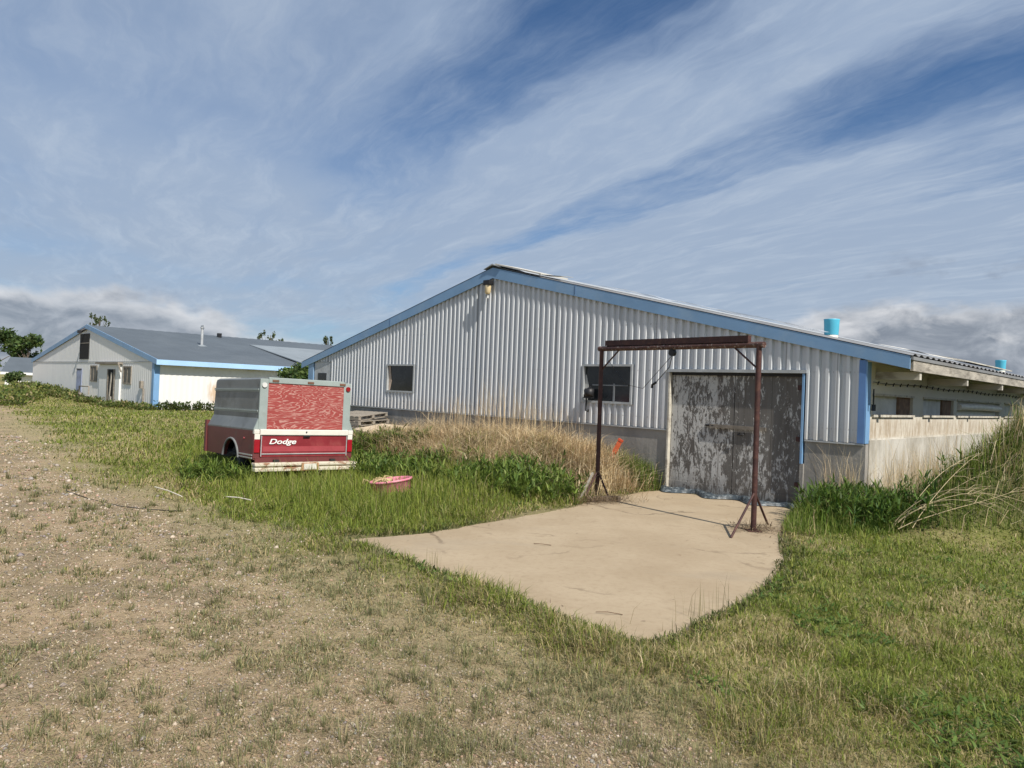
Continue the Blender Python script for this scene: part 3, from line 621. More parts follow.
MB().bar((-5.0, -.25, 2.45), (-4.75, -.15, 1.95), .06, .06).build('porch_bracket', M_GREYWOOD, po)
pd = MB().box((-7.15, -.14, -.1), (-5.85, -.122, 2.1)).build('dark_doorway_panel', M_DARK, po)  # flat dark panel; the doorway's inner shade is painted, nothing is cut open
MB().box((-7.15, -.17, -.1), (-6.98, -.141, 2.1)).box((-6.0, -.17, -.1), (-5.85, -.141, 2.1)).build('door_frame', M_GREYWOOD, pd)
MB().bar((-6.7, -.16, .1), (-6.35, -.16, 1.9), .16, .03, (0, 1, 0)).box((-6.7, -.175, .0), (-6.3, -.146, .5)).build('broken_boards', mat('pale_broken_boards', (.5, .46, .4), .8), pd)
hr = MB().tube([(-11.3, -.5, -.1), (-11.3, -.5, .98), (-9.7, -.4, 1.0), (-9.7, -.4, .5)], .04, 8).tube([(-11.3, -.5, .5), (-11.0, -.5, .52)], .07, 8).build('hand_rail', M_GREYWOOD, wb)
MB().tube([(-1.3, -.08, -.1), (-1.3, -.08, 1.1)], .05, 8).box((-1.75, -.16, 1.1), (-1.5, -.02, 1.5)).build('gas_meter', M_GREYWOOD, wb)
sp = MB().tube([(-6.2, 4.95, 3.6), (-6.2, 4.95, 4.98)], .085, 12).build('stove_pipe', M_TIN, wb)
MB().tube([(-6.2, 4.95, 4.95), (-6.2, 4.95, 5.03)], .13, 12).bar((-6.42, 4.95, 5.08), (-5.98, 4.95, 5.08), .03, .14).build('pipe_cap', M_TIN, sp)
MB().lathe([(.38, 0), (.36, .05), (.1, .14)], 16, (-6.2, 4.95, 3.77)).build('pipe_flashing', M_ROOF2, sp)
MB().box((-11.2, 8.05, 4.55), (-10.95, 8.3, 5.05)).build('roof_vent', M_BLACK, wb)
MB().box((.05, 5.0, 2.38), (.3, 5.5, 2.58)).build('soffit_lamp', M_BLACK, wb)

lk = thing('link_shed', 'low link building with paler grey roof joining the white barn towards the silver barn', 'shed', (C2[0], C2[1], 0), RZ)
zl_ = lambda s: 4.20-.170*(8.3-s)
MB().hexa([(-8.3, 8.9, zl_(8.3)-.0), (4.5, 8.9, zl_(-4.5)), (4.5, 20, zl_(-4.5)), (-8.3, 20, zl_(8.3)-.0), (-8.3, 8.9, zl_(8.3)+.06), (4.5, 8.9, zl_(-4.5)+.06), (4.5, 20, zl_(-4.5)+.06), (-8.3, 20, zl_(8.3)+.06)]).build('roof', M_ROOF2, lk)
MB().box((.6, 9.2, -.2), (4.3, 19.5, 1.95)).build('wall', M_WHITE, lk)

sh = thing('far_shed', 'small white shed with grey blue roof far left behind the white barn', 'shed', (-50.85, 72, -.2), .42-math.pi/2)
MB().box((-7, 0, -.8), (0, 17, 1.9)).prism([(-7, 0, 1.9), (-3.5, 0, 3.3), (0, 0, 1.9)], (0, 17, 0)).build('wall', M_WHITE, sh)
for x0, x1 in ((.5, -3.5), (-7.5, -3.5)):
    z = 1.72; MB().hexa([(x0, -.3, z), (x1, -.3, 3.32), (x1, 17.3, 3.32), (x0, 17.3, z), (x0, -.3, z+.12), (x1, -.3, 3.44), (x1, 17.3, 3.44), (x0, 17.3, z+.12)]).build('roof', M_ROOF, sh)
MB().box((.5, -.3, 1.62), (.56, 17.3, 1.86)).build('eave_fascia', M_WHITE, sh)

# ------------------------------------------------------------------ pickup-box trailer
TYAW = math.radians(41.5)
tr = thing('box_trailer', 'maroon pickup box made into a trailer with grey camper top and red plywood back', 'trailer', (-3.76, 13.18, -.07), TYAW)
tr.rotation_euler = (math.radians(-1.2), math.radians(1.0), TYAW)
def _maroon(N, b, o):
    n = N.noise(o, 2.2, 6, .6)
    c = N.mix(n, (.105, .020, .022), (.15, .040, .038))
    c = N.mix(N.math('MULTIPLY', N.ss(N.noise(o, 4, 7, .65), .55, .7), .55), c, (.10, .075, .065))
    N.put(b.inputs['Base Color'], c); b.inputs['Roughness'].default_value = .5
M_MAROON = mat_custom('faded_maroon_paint', _maroon)
M_RED = mat('tailgate_red', (.22, .024, .031), .42, 0, .15, 2, (.30, .09, .08), .4, 4)
M_REDSTRIPE = mat('faded_red_stripe', (.32, .055, .065), .45, 0, .12, 3)
def _ply(N, b, o):
    v_ = N.mapping(o, (.55, 1, 3.4))
    d = N.noise(v_, 1.6, 4, .5)
    wv = N.math('SINE', N.math('ADD', N.math('MULTIPLY', N.noise(v_, 1.5, 4, .5, .6), 110.), N.math('MULTIPLY', d, 20.)))
    g = N.math('ADD', N.math('MULTIPLY', wv, .26), N.noise(N.mapping(o, (2.5, 1, 14)), 4, 6, .7))
    c = N.mix(N.noise(o, 2.5, 5), (.24, .035, .032), (.34, .065, .055))
    c = N.mix(N.math('MULTIPLY', N.ss(g, .56, .82), .65), c, (.56, .36, .31))
    N.put(b.inputs['Base Color'], c); b.inputs['Roughness'].default_value = .85; bumpn(N, b, g, .3, .004)
M_PLY = mat_custom('weathered_red_plywood', _ply)
M_ALU = mat('dull_camper_aluminium', (.20, .215, .215), .5, .35, .18, 1.6, (.12, .125, .12), .6, 3, bump=.08, bump_scale=3)
M_ALU2 = mat('pale_camper_frame', (.31, .36, .345), .5, .1, .1, 3, (.25, .27, .25), .5, 6)
M_CREAM = mat('cream_trim', (.66, .64, .57), .5, 0, .08, 4)
def _bump(N, b, o):
    c = N.mix(N.noise(o, 3, 4), (.52, .47, .36), (.66, .62, .50))
    c = N.mix(N.math('MULTIPLY', N.ss(N.noise(N.mapping(o, (1, 1, 1.6)), 5.5, 8, .68, .5), .50, .60), .9), c, N.mix(N.noise(o, 20, 4), (.16, .06, .03), (.34, .15, .06)))
    N.put(b.inputs['Base Color'], c); b.inputs['Roughness'].default_value = .6
M_BUMP = mat_custom('rusty_cream_bumper', _bump)
M_RUBBER = mat('old_rubber', (.02, .02, .02), .85, 0, .4, 8)
HW, TL = .965, 2.36
# box sides with a wheel arch cut out
YC, AR = 1.02, .37
for sgn in (-1, 1):
    ringp = [(0, .42), (0, .93), (TL, .93), (TL, .42)]
    arch = [(YC+AR*math.cos(t), .36+AR*math.sin(t)) for t in np.linspace(math.asin(.06/AR), math.pi-math.asin(.06/AR), 18)]
    arch = sorted(arch, key=lambda p: -p[0]); ringp = ringp + arch
    lower = lambda z: .03*max(0, (.75-z))
    x_ = sgn*HW; vs = []; n_ = len(ringp)
    out_ = [(x_ - sgn*lower(z), y_, z) for y_, z in ringp]; inn = [(x_-sgn*.06, y_, z) for y_, z in ringp]
    fs = [tuple(range(n_)), tuple(reversed(range(n_, 2*n_)))]+[(i_, n_+i_, n_+(i_+1) % n_, (i_+1) % n_) for i_ in range(n_)]
    sd_ = MB().poly(out_+inn, fs).build('box_side', M_MAROON, tr)
    fl = [(x_+sgn*.012, YC+(AR+.02)*math.cos(t), .36+(AR+.02)*math.sin(t)) for t in np.linspace(.15, math.pi-.15, 18)]
    MB().tube(fl, .02, 8).build('wheel_arch_lip', mat('dull_grey_lip', (.16, .165, .165), .7), sd_)
    for z in (.45, .50): MB().bar((x_+sgn*.004, .02, z), (x_+sgn*.004, YC-AR-.03, z), .012, .022).build('chrome_strip', M_TIN, sd_)
    MB().box((x_-.03*(sgn > 0)-.0, .02, .93), (x_+.03*(sgn < 0), TL, .955)).build('rail_cap', M_ALU, sd_)
    MB().lathe([(.02, 0), (.02, .012), (0, .012)], 10, (0, 0, 0)).build('side_marker', M_REDSTRIPE, sd_).matrix_local = Matrix.Translation((x_, .42, .78)) @ Matrix.Rotation(math.pi/2*sgn, 4, 'Y')
    wh = thing('wheel', None, None); wh.parent = tr; wh.location = (sgn*.76, YC, .31); wh.rotation_euler = (0, math.pi/2, 0)
    MB().lathe([(.2, -.1), (.30, -.1), (.335, -.07), (.345, 0), (.335, .07), (.30, .1), (.2, .1)], 32).build('tyre', M_RUBBER, wh)
    MB().lathe([(.0, sgn*.05), (.06, sgn*.07), (.1, sgn*.05), (.17, sgn*.04), (.205, sgn*.09), (.21, -sgn*.09)], 24).build('rim', mat('grey_steel_rim', (.09, .09, .09), .6, .3), wh)
MB().box((-HW+.06, TL-.04, .42), (HW-.06, TL, 1.02)).box((-HW-.02, TL-.02, .42), (-HW+.06, TL+.08, 1.04)).box((HW-.06, TL-.02, .42), (HW+.02, TL+.08, 1.04)).build('front_panel', M_MAROON, tr)
MB().box((-HW+.06, .04, .44), (HW-.06, TL-.04, .48)).box((-.5, .05, .3), (-.42, TL+.7, .42)).box((.42, .05, .3), (.5, TL+.7, .42)).box((-HW+.2, YC-.05, .28), (HW-.2, YC+.05, .38)).build('chassis', M_RUBBER, tr)
MB().bar((-.45, TL+.6, .36), (0, TL+1.6, .36), .07, .09).bar((.45, TL+.6, .36), (0, TL+1.6, .36), .07, .09).build('tow_bar', M_STEEL, tr)
# tailgate
tg = MB().box((-.84, -.02, .47), (.84, .04, .85)).build('tailgate', M_RED, tr, .006)
MB().box((-.86, -.045, .855), (.86, .04, .958)).box((-HW-.0, -.03, .87), (-.865, .05, .953)).box((.865, -.03, .87), (HW+.0, .05, .953)).build('tailgate_cap', M_CREAM, tg, .012)
MB().box((-.80, -.028, .56), (.80, -.0205, .655)).build('stripe', M_REDSTRIPE, tg)
MB().box((-.82, -.036, .515), (.82, -.0205, .532)).box((-.838, -.036, .48), (-.824, -.0205, .845)).box((.824, -.036, .48), (.838, -.0205, .845)).build('chrome_trim', M_TIN, tg)
MB().box((-.055, -.055, .825), (.075, -.0455, .855)).build('latch_handle', M_BLACK, tg)
MB().tube([(.0, -.05, .915), (.0, -.058, .915)], .014, 8).build('keyhole', M_BLACK, tg)
cu = bpy.data.curves.new('lettering', 'FONT'); cu.body = 'Dodge'; cu.size = .145; cu.extrude = .004; cu.offset = .0025; cu.shear = .28; cu.align_x = 'LEFT'
fo = bpy.data.objects.new('lettering_curve', cu); COL.objects.link(fo)
bpy.context.view_layer.update()
me = bpy.data.meshes.new_from_object(fo.evaluated_get(bpy.context.evaluated_depsgraph_get())); bpy.data.objects.remove(fo)
me.materials.clear(); me.materials.append(mat('white_letter_paint', (.80, .79, .76), .4, 0, .03, 4))
le = link(bpy.data.objects.new('lettering', me), tg); le.location = (-.70, -.033, .70); le.rotation_euler = (math.pi/2, 0, 0); le.scale = (1.28, .88, 1)
# rear lamps, corner posts, lower valance, bumper
for sgn in (-1, 1):
    cx_ = sgn*.905
    po_ = MB().box((cx_-.058, -.012, .44), (cx_+.058, .09, .93)).build('corner_panel', M_MAROON, tr, .01)
    MB().box((cx_-.05, -.032, .545), (cx_+.05, -.013, .775)).build('tail_light', mat('red_lens', (.30, .008, .018), .2, 0, .1, 6, spec=.6), po_, .008)
    MB().box((cx_-.05, -.030, .777), (cx_+.05, -.013, .87)).build('reversing_light', M_CREAM, po_, .008)
MB().box((-.92, -.01, .335), (.92, .03, .468)).build('rear_valance', M_MAROON, tr)
for z in (.43, .445): pass
bu = MB().box((-.99, -.20, .225), (.99, -.03, .292)).box((-.98, -.16, .292), (.98, -.03, .318)).box((-.99, -.19, .318), (.99, -.03, .375)).build('bumper', M_BUMP, tr, .012)
MB().box((-.14, -.215, .235), (.19, -.2005, .37)).build('plate_holder', mat('rusty_plate_holder', (.36, .20, .11), .8, 0, .3, 12), bu)
MB().box((-.10, -.222, .25), (.145, -.2155, .355)).build('blank_plate', mat('dirty_plate', (.62, .60, .52), .6, 0, .12, 9, (.4, .27, .15), .5, 7), bu)
for x_ in (-.55, .55): MB().box((x_-.05, -.06, .25), (x_+.05, .1, .42)).build('bumper_bracket', M_RUBBER, bu)
# camper top
z0c, z1c = .955, 1.84
def cs(y0, y1, xb0, xt0, name): pass
for sgn in (-1, 1):
    a = [(sgn*HW, .03, z0c), (sgn*.885, .03, 1.15), (sgn*.875, .03, z1c), (sgn*HW, TL-.05, z0c), (sgn*.885, TL-.10, 1.15), (sgn*.872, TL-.13, z1c-.05), (sgn*.87, TL-.17, z1c)]
    idx = [(0, 1, 4, 3), (1, 2, 6, 5, 4)]
    b = [(x-sgn*.02, y_, z) for x, y_, z in a]; n_ = 7
    sd_ = MB().poly(a+b, idx+[tuple(reversed([q+n_ for q in f])) for f in idx]+[(3, 4, 4+n_, 3+n_), (4, 5, 5+n_, 4+n_), (5, 6, 6+n_, 5+n_), (2, 6, 6+n_, 2+n_), (0, 1, 1+n_, n_), (1, 2, 2+n_, 1+n_)]).build('camper_side', M_ALU, tr)
    for z in (1.28, 1.66): MB().bar((sgn*.884, .05, z), (sgn*.884, TL-.12, z), .03, .028).bar((sgn*.882, .05, z-.03), (sgn*.882, TL-.12, z-.03), .01, .02).build('camper_rib', M_ALU2, sd_)
MB().hexa([(-.875, .03, z1c), (.875, .03, z1c), (.87, TL-.17, z1c), (-.87, TL-.17, z1c), (-.82, .03, z1c+.03), (.82, .03, z1c+.03), (.82, TL-.2, z1c+.03), (-.82, TL-.2, z1c+.03)]).build('camper_roof', M_ALU, tr)
MB().poly([(-.872, TL-.13, z1c-.05), (.872, TL-.13, z1c-.05), (.885, TL-.10, 1.15), (-.885, TL-.10, 1.15), (-.87, TL-.17, z1c), (.87, TL-.17, z1c)], [(0, 1, 2, 3), (0, 4, 5, 1)]).build('camper_front', M_ALU, tr)
for sgn in (-1, 1):
    p_ = MB().box((sgn*.815-.075, -.012, z0c), (sgn*.815+.075, .03, z1c+.01)).build('camper_post', M_ALU2, tr, .006)
    MB().prism([(sgn*.88, .0, .956), (sgn*.965, .0, .956), (sgn*.888, .0, 1.15)], (0, .03, 0)).build('skirt_end', M_ALU2, p_)
    MB().tube([(sgn*.82, -.012, 1.74), (sgn*.82, -.035, 1.74)], .045, 14).build('marker_lamp', mat('clear_marker', (.62, .62, .60), .3) if sgn < 0 else mat('red_marker', (.22, .01, .012), .3), p_)
MB().box((-.74, -.004, z0c+.01), (.74, .02, z1c-.06)).build('plywood_door', M_PLY, tr)
MB().box((-.74, -.02, z1c-.06), (.74, .03, z1c+.04)).build('camper_header', M_ALU2, tr, .008)
hb = MB()
for x_ in (-.62, .05, .70): hb.box((x_-.06, -.032, z1c-.035), (x_+.06, -.021, z1c+.0))
hb.build('door_hinges', mat('rust_brown', (.16, .08, .05), .8), tr)

# ------------------------------------------------------------------ small things on the grass
def gz1(x, y): return float(ground_z(np.array([x]), np.array([y]))[0])
tb = thing('plastic_tub', 'pink ribbed plastic tub lying in the grass between trailer and concrete pad', 'tub', (-1.86, 11.60, gz1(-1.93, 11.75)-.05), math.radians(35))
tb.scale = (.88, .88, 1.0); tb.rotation_euler = (math.radians(-2), math.radians(-7), math.radians(28))
prof = [(.0, 0), (.26, 0), (.30, .06), (.325, .24), (.35, .245), (.352, .27), (.33, .275), (.31, .25), (.28, .05), (.0, .04)]
n_ = 48; vs = []
for q, (r, z) in enumerate(prof):
    for j_ in range(n_):
        rr = r*(1+(.025 if 1 < q < 4 else 0)*math.cos(j_*math.pi*2/3)); vs.append((rr*math.cos(2*math.pi*j_/n_)*1.15, rr*math.sin(2*math.pi*j_/n_)*.85, z))
MB().poly(vs, [(q*n_+j_, q*n_+(j_+1) % n_, (q+1)*n_+(j_+1) % n_, (q+1)*n_+j_) for q in range(len(prof)-1) for j_ in range(n_)], True).build('tub_body', mat('faded_pink_plastic', (.66, .20, .28), .5, 0, .15, 4, (.70, .42, .44), .5, 6), tb)
st = MB().lathe([(.0, .0), (.16, .02), (.14, .05), (.0, .07)], 14, (-.14, 0, .235))
for q in range(16):
    a, b = rng.uniform(-.38, .1), rng.uniform(-.2, .2); c, d = a+rng.uniform(-.22, .12), b+rng.uniform(-.08, .08)
    st.tube([(a, b, .27+rng.uniform(0, .03)), ((a+c)/2, (b+d)/2, .30+rng.uniform(0, .03)), (c, d, .26-.2*max(0, -c-.38))], .008, 5)
tag(st.build('straw_bundle', mat('straw', (.50, .38, .20), .9), None), 'bundle of tan straw spilling over the left rim of the pink tub', 'straw').matrix_world = Matrix.LocRotScale(tb.location, tb.rotation_euler, None)

def pallet(label, s, k_, z, rz, tilt):
    p = thing('wood_pallet', label, 'pallet', wpt(s, k_, z), RZ+rz, 'weathered pallets stacked against the silver barn'); p.rotation_euler = (tilt, math.radians(random.uniform(-3, 3)), RZ+rz)
    for y_ in (-.5, 0, .5): MB().box((-.6, y_-.045, .022), (.6, y_+.045, .11)).build('runner', M_GREYWOOD, p)
    for q in range(7):
        x_ = -.55+q*.183; MB().box((x_-.06, -.55, .111), (x_+.06, .55, .13)).build('top_board', M_GREYWOOD, p)
    for x_ in (-.52, 0, .52): MB().box((x_-.06, -.55, .0), (x_+.06, .55, .021)).build('bottom_board', M_GREYWOOD, p)
    return p
lab = ['lowest weathered grey pallet in the stack right behind the trailer', 'second pallet from the ground in the stack behind the trailer', 'third pallet from the ground in the stack behind the trailer', 'fourth pallet up, just below the top of the stack', 'topmost tilted grey pallet of the stack behind the trailer']
for q in range(5): pallet(lab[q], 12.85+random.uniform(-.2, .2), -.80, .16+.17*q, random.uniform(-.22, .22), math.radians(random.uniform(-2, 3)+1.2*q))
bo = MB().prism([(0, 0, 0), (1.9, 0, 0), (2.0, .9, 0), (1.1, 1.05, .0), (.1, .85, 0)], (0, 0, .05)).build('tan_board', mat('tan_board', (.52, .42, .30), .9, 0, .15, 3, (.36, .28, .2), .5, 5))
tag(bo, 'flat tan board lying tilted beside the pallet stack in front of the foundation', 'board'); x_, y_, _ = wpt(12.0, -1.5); bo.location = (x_, y_, .56); bo.rotation_euler = (math.radians(10), math.radians(3), RZ)
os_ = thing('orange_stake', 'orange plastic stake leaning in the dry grass by the foundation', 'stake', wpt(4.62, -.45, .42), RZ)
MB().bar((0, 0, -.1), (.24, .10, .43), .085, .035, (0, 1, 0)).build('blade', mat('orange_plastic', (.72, .14, .05), .5, 0, .12, 6), os_)
MB().bar((.243, .101, .437), (.26, .108, .475), .10, .05, (0, 1, 0)).build('end_cap', mat('orange_plastic2', (.65, .10, .04), .5), os_)
# blue-grey tarp crumpled along the foot of the doors
n_, m_ = 60, 12; vs = []
for a in range(n_):
    for b in range(m_):
        s = 3.52-2.75*a/(n_-1); kk = -.02-.30*b/(m_-1)*(.7+.5*math.sin(a*.35))
        z = .012+.13*float(fbm(np.array([s*5]), np.array([kk*14]), 1, 9, 3)[0])*math.sin(math.pi*min(1, (b+.6)/(m_-.4)))
        vs.append((-s, kk, z))
tp = MB().poly(vs, [(a*m_+b, a*m_+b+1, (a+1)*m_+b+1, (a+1)*m_+b) for a in range(n_-1) for b in range(m_-1)], False).build('crumpled_tarp', mat('blue_grey_tarp', (.045, .058, .068), .5, 0, .4, 9, (.30, .33, .34), .7, 16))
tp.location = (C0[0], C0[1], 0); tp.rotation_euler = (0, 0, RZ); tag(tp, 'crumpled blue grey tarp strip lying along the foot of the barn doors', 'tarp')
def plank(name, label, cat, a, b, wd, ht, mt):
    a, b = Vector(a), Vector(b); c = (a+b)/2
    o = MB().bar(a-c, b-c, wd, ht).build(name, mt); o.location = c; return tag(o, label, cat)
plank('wood_block', 'dark wood block at the foot of the left gantry post', 'block', (1.3, 11.74, .035), (1.85, 11.93, .04), .12, .07, mat('rotten_dark_wood', (.12, .09, .065), .95, 0, .35, 7, bump=.4))
plank('grey_stick', 'short grey stick leaning at the left side of the left gantry post', 'stick', (1.15, 11.55, .02), (1.42, 12.1, .42), .03, .03, M_GREYWOOD)
def wig(name, label, cat, pts, r, mt):
    pts = [Vector(p) for p in pts]; c = pts[0].copy()
    o = MB().tube([p-c for p in pts], r, 6).build(name, mt); o.location = c; return tag(o, label, cat)
M_TWIG = mat('dead_twig', (.13, .085, .05), .9, 0, .3, 20)
wig('dead_twig', 'thin dead twig near the front tip of the concrete pad', 'twig', [(.74, 5.75, .012), (.83, 5.73, .022), (.93, 5.74, .006), (.95, 5.72, .008)], .0035, M_TWIG)
wig('dead_twig', 'small dark twig in the middle of the concrete pad', 'twig', [(.32, 8.25, .012), (.42, 8.2, .02), (.52, 8.22, .006)], .004, M_TWIG)
M_PALE = mat('bleached_stick', (.62, .57, .47), .8, 0, .15, 10)
for nm, lb, ax, ay, bx, by in (('bleached_stick', 'long bleached stick on the lawn left of the trailer wheel', -5.35, 10.9, -4.55, 10.05), ('bleached_stick', 'short white stick in the grass below the trailer bumper', -4.0, 10.25, -3.55, 9.95)):
    wig(nm, lb, 'stick', [(ax, ay, gz1(ax, ay)+.10), ((ax+bx)/2, (ay+by)/2, gz1(ax, ay)+.12), (bx, by, gz1(bx, by)+.10)], .009, M_PALE)
hs = [(-6.9, 11.3), (-6.6, 10.75), (-5.9, 10.15), (-5.2, 9.7), (-4.7, 9.45), (-4.2, 9.35)]
wig('black_hose', 'black rubber hose lying in the sparse grass at the left', 'hose', [(a, b, gz1(a, b)+.004) for a, b in hs], .008, mat('muddy_hose', (.045, .04, .033), .9))

#GRASS
def _blade(N, b, o):
    a = N.add('ShaderNodeAttribute', attribute_name='Col').outputs['Color']
    N.put(b.inputs['Base Color'], a); b.inputs['Roughness'].default_value = .6; b.inputs['Specular IOR Level'].default_value = .25
    t = N.add('ShaderNodeBsdfTranslucent'); N.put(t.inputs[0], a); mx = N.add('ShaderNodeMixShader'); mx.inputs[0].default_value = .38
    N.l.new(b.outputs[0], mx.inputs[1]); N.l.new(t.outputs[0], mx.inputs[2])
    out = [n for n in N.n if n.bl_idname == 'ShaderNodeOutputMaterial'][0]; N.l.new(mx.outputs[0], out.inputs[0])
M_BLADE = mat_custom('grass_blade', _blade)
def blades(name, x, y, z, h, wd, lean, col, az=None, parent=None, curl=.35):
    n = len(x); az = rng.uniform(0, 2*np.pi, n) if az is None else az
    dxy = np.stack([np.cos(az), np.sin(az)], 1); tw = az+np.pi/2+rng.normal(0, .6, n); sxy = np.stack([np.cos(tw), np.sin(tw)], 1)
    P = np.stack([x, y, z], 1); V = np.zeros((n, 5, 3))
    lat = (h*np.sin(lean)); ver = (h*np.cos(lean))
    w2 = (wd/2)[:, None]
    V[:, 0, :2] = -sxy*w2; V[:, 1, :2] = sxy*w2
    mid = dxy*(lat*curl)[:, None]
    V[:, 2, :2] = mid+sxy*w2*.8; V[:, 3, :2] = mid-sxy*w2*.8; V[:, 2:4, 2] = (ver*(.62+.18*np.sin(lean)))[:, None]
    V[:, 4, :2] = dxy*lat[:, None]; V[:, 4, 2] = ver
    V += P[:, None, :]
    b = (np.arange(n)*5)[:, None]
    loops = (b+np.array([0, 1, 2, 3, 3, 2, 4])).ravel(); starts = (np.arange(n)[:, None]*7+np.array([0, 4])).ravel()
    c = np.repeat(np.clip(col, 0, 1), 5, axis=0).reshape(n, 5, 3)
    return npmesh(name, V.reshape(-1, 3), loops, starts, M_BLADE, c.reshape(-1, 3), parent)
def polar(N, r0, r1, a0=-50, a1=50, p=1.25):
    uu = rng.random(N); r = (r0**(1-p)+uu*(r1**(1-p)-r0**(1-p)))**(1/(1-p)); a = np.radians(rng.uniform(a0, a1, N))
    return r*np.sin(a), r*np.cos(a), r
def free(x, y, m_=0.):
    s, k_ = barn_sk(x, y); s2, k2 = (x-C2[0])*TV[0]+(y-C2[1])*TV[1], (x-C2[0])*NV[0]+(y-C2[1])*NV[1]
    return ~((s > -.0-m_) & (s < 17+m_) & (k_ > -.05-m_)) & ~((s2 > -m_) & (s2 < 26.5) & (k2 > -.1))
def jit(col, amt, n): return col*(1+rng.normal(0, amt, (n, 1)))+rng.normal(0, .006, (n, 3))
def pick(pal, pr, n): return np.array(pal)[rng.choice(len(pal), n, p=pr)]

# ---- lawn
x, y, r = polar(620000, 2.7, 70)
dp = sdist(PAD, x, y); gr = smooth(sdist(GRAV, x, y)+(fbm(x, y, 1.1, 11)-.5)*2.6, -1.3, 1.3); md = smooth(sdist(MID, x, y)+(fbm(x, y, 1.3, 21)-.5)*2.2, -.9, .9)
tuft = .62*fbm(x, y, 5.5, 51, 3)+.38*fbm(x, y, 1.3, 52, 2); tl = smooth(sdist(TALL, x, y), -.5, .5)
pg = .10+.65*smooth(tuft, .52, .64); pm = .34+.66*smooth(tuft, .42, .56)
prob = (1-md)+md*(pm*(1-gr)+pg*gr)
ok = free(x, y) & (dp < -.015-.03*rng.random(len(x))) & (rng.random(len(x)) < prob)
x, y, r, gr, md, tuft, tl = (q[ok] for q in (x, y, r, gr, md, tuft, tl)); n = len(x); md = md+rng.normal(0, .18, n)
band = fbm(x*.10+y*.03, y*.55, 1., 35, 4); patch = smooth((fbm(x, y, .55, 31)*.7+fbm(x, y, 2.2, 41)*.4)*(1-.6*smooth(r, 14, 22))+.57*band*smooth(r, 14, 22), .42, .66)
sel = rng.random(n)
green = jit(pick([(.15, .195, .030), (.205, .248, .042), (.275, .295, .070), (.10, .14, .028)], [.35, .3, .22, .13], n), .15, n)
dry = jit(pick([(.42, .34, .17), (.33, .275, .125), (.52, .44, .26)], [.4, .4, .2], n), .15, n)
grey = jit(pick([(.22, .225, .105), (.29, .28, .155), (.165, .18, .075)], [.4, .3, .3], n), .12, n)
col = np.where((sel < .17+.50*patch*(1-.6*tl))[:, None], dry, green)
gdry = rng.random(n) < .26
col = np.where((md > .5)[:, None], np.where(gdry[:, None], dry, grey), col)
h = rng.uniform(.045, .105, n)*(.8+.5*fbm(x, y, 1.5, 61))*(1+.35*smooth(r, 8, 25)); h = np.where(md > .5, rng.uniform(.025, .075, n)*(.55+.9*smooth(tuft, .48, .70)), h); h *= 1+1.6*tl*rng.random(n); h *= (.72+1.0*smooth(fbm(x, y, 3.2, 63, 3), .50, .70)*(md < .5))
lean = np.where(sel < .45, rng.uniform(.95, 1.48, n), rng.uniform(.3, 1.25, n))
tag(blades('lawn_grass', x, y, ground_z(x, y)-.004, h, np.maximum(.0036, r*.00105)*rng.uniform(.7, 1.3, n), lean, col), kind='stuff')
# ---- low broad-leaved plants in the lawn
x, y, r = polar(5200, 3.2, 18, -10, 48, 1.3); ok = (sdist(MID, x, y) < -.2) & (sdist(PAD, x, y) < -.05) & free(x, y) & (fbm(x, y, 1.4, 65, 3) > .52); x, y, r = x[ok], y[ok], r[ok]; per = 7
xx, yy, rr_ = (np.repeat(q, per) for q in (x, y, r)); n = len(xx); aa = rng.uniform(0, 6.28, n)
tag(blades('lawn_weeds', xx+.02*np.cos(aa), yy+.02*np.sin(aa), ground_z(xx, yy)+rng.uniform(.01, .05, n), rng.uniform(.03, .075, n), rng.uniform(.010, .020, n), rng.uniform(.9, 1.45, n), jit(pick([(.085, .145, .03), (.12, .185, .04), (.17, .22, .06)], [.4, .4, .2], n), .14, n), aa, None, .5), kind='stuff')
# ---- bunch-grass tufts scattered over the gravel and the sparse strip
x, y, r = polar(5200, 2.8, 16, p=1.2); ok = (sdist(MID, x, y) > -.4) & (rng.random(len(x)) < .25+.75*smooth(fbm(x, y, 1.0, 57), .42, .62)) & (rng.random(len(x)) < 1-.55*smooth(sdist(GRAV, x, y), .5, 3)); x, y, r = x[ok], y[ok], r[ok]
sc_ = np.exp(rng.normal(-.15, .4, len(x))); per = 26
xx, yy, rr_, ss_ = (np.repeat(q, per) for q in (x, y, r, sc_)); n = len(xx); aa = rng.uniform(0, 6.28, n); of = rng.random(n)*.045*ss_
tint = np.repeat(rng.random(len(x)), per)[:, None]
col = jit(pick([(.21, .22, .095), (.165, .18, .075), (.29, .28, .14), (.42, .35, .20)], [.32, .26, .22, .20], n), .13, n)*(.85+.3*tint)
tag(blades('bunch_grass', xx+of*np.cos(aa), yy+of*np.sin(aa), ground_z(xx, yy)-.004, rng.uniform(.035, .10, n)*ss_, np.maximum(.0028, rr_*.0008), rng.uniform(.1, 1.25, n), col, aa), kind='stuff')
# ---- dry litter on the gravel and the sparse strip
x, y, r = polar(95000, 2.7, 22, p=1.35); ok = (sdist(MID, x, y) > -.3) & free(x, y); x, y, r = x[ok], y[ok], r[ok]; n = len(x)
col = jit(pick([(.46, .37, .22), (.36, .28, .16), (.26, .20, .12), (.55, .47, .32)], [.35, .3, .2, .15], n), .15, n)
tag(blades('dry_litter', x, y, ground_z(x, y)+.003, rng.uniform(.03, .09, n), np.maximum(.003, r*.0009), rng.uniform(1.25, 1.5, n), col), kind='stuff')
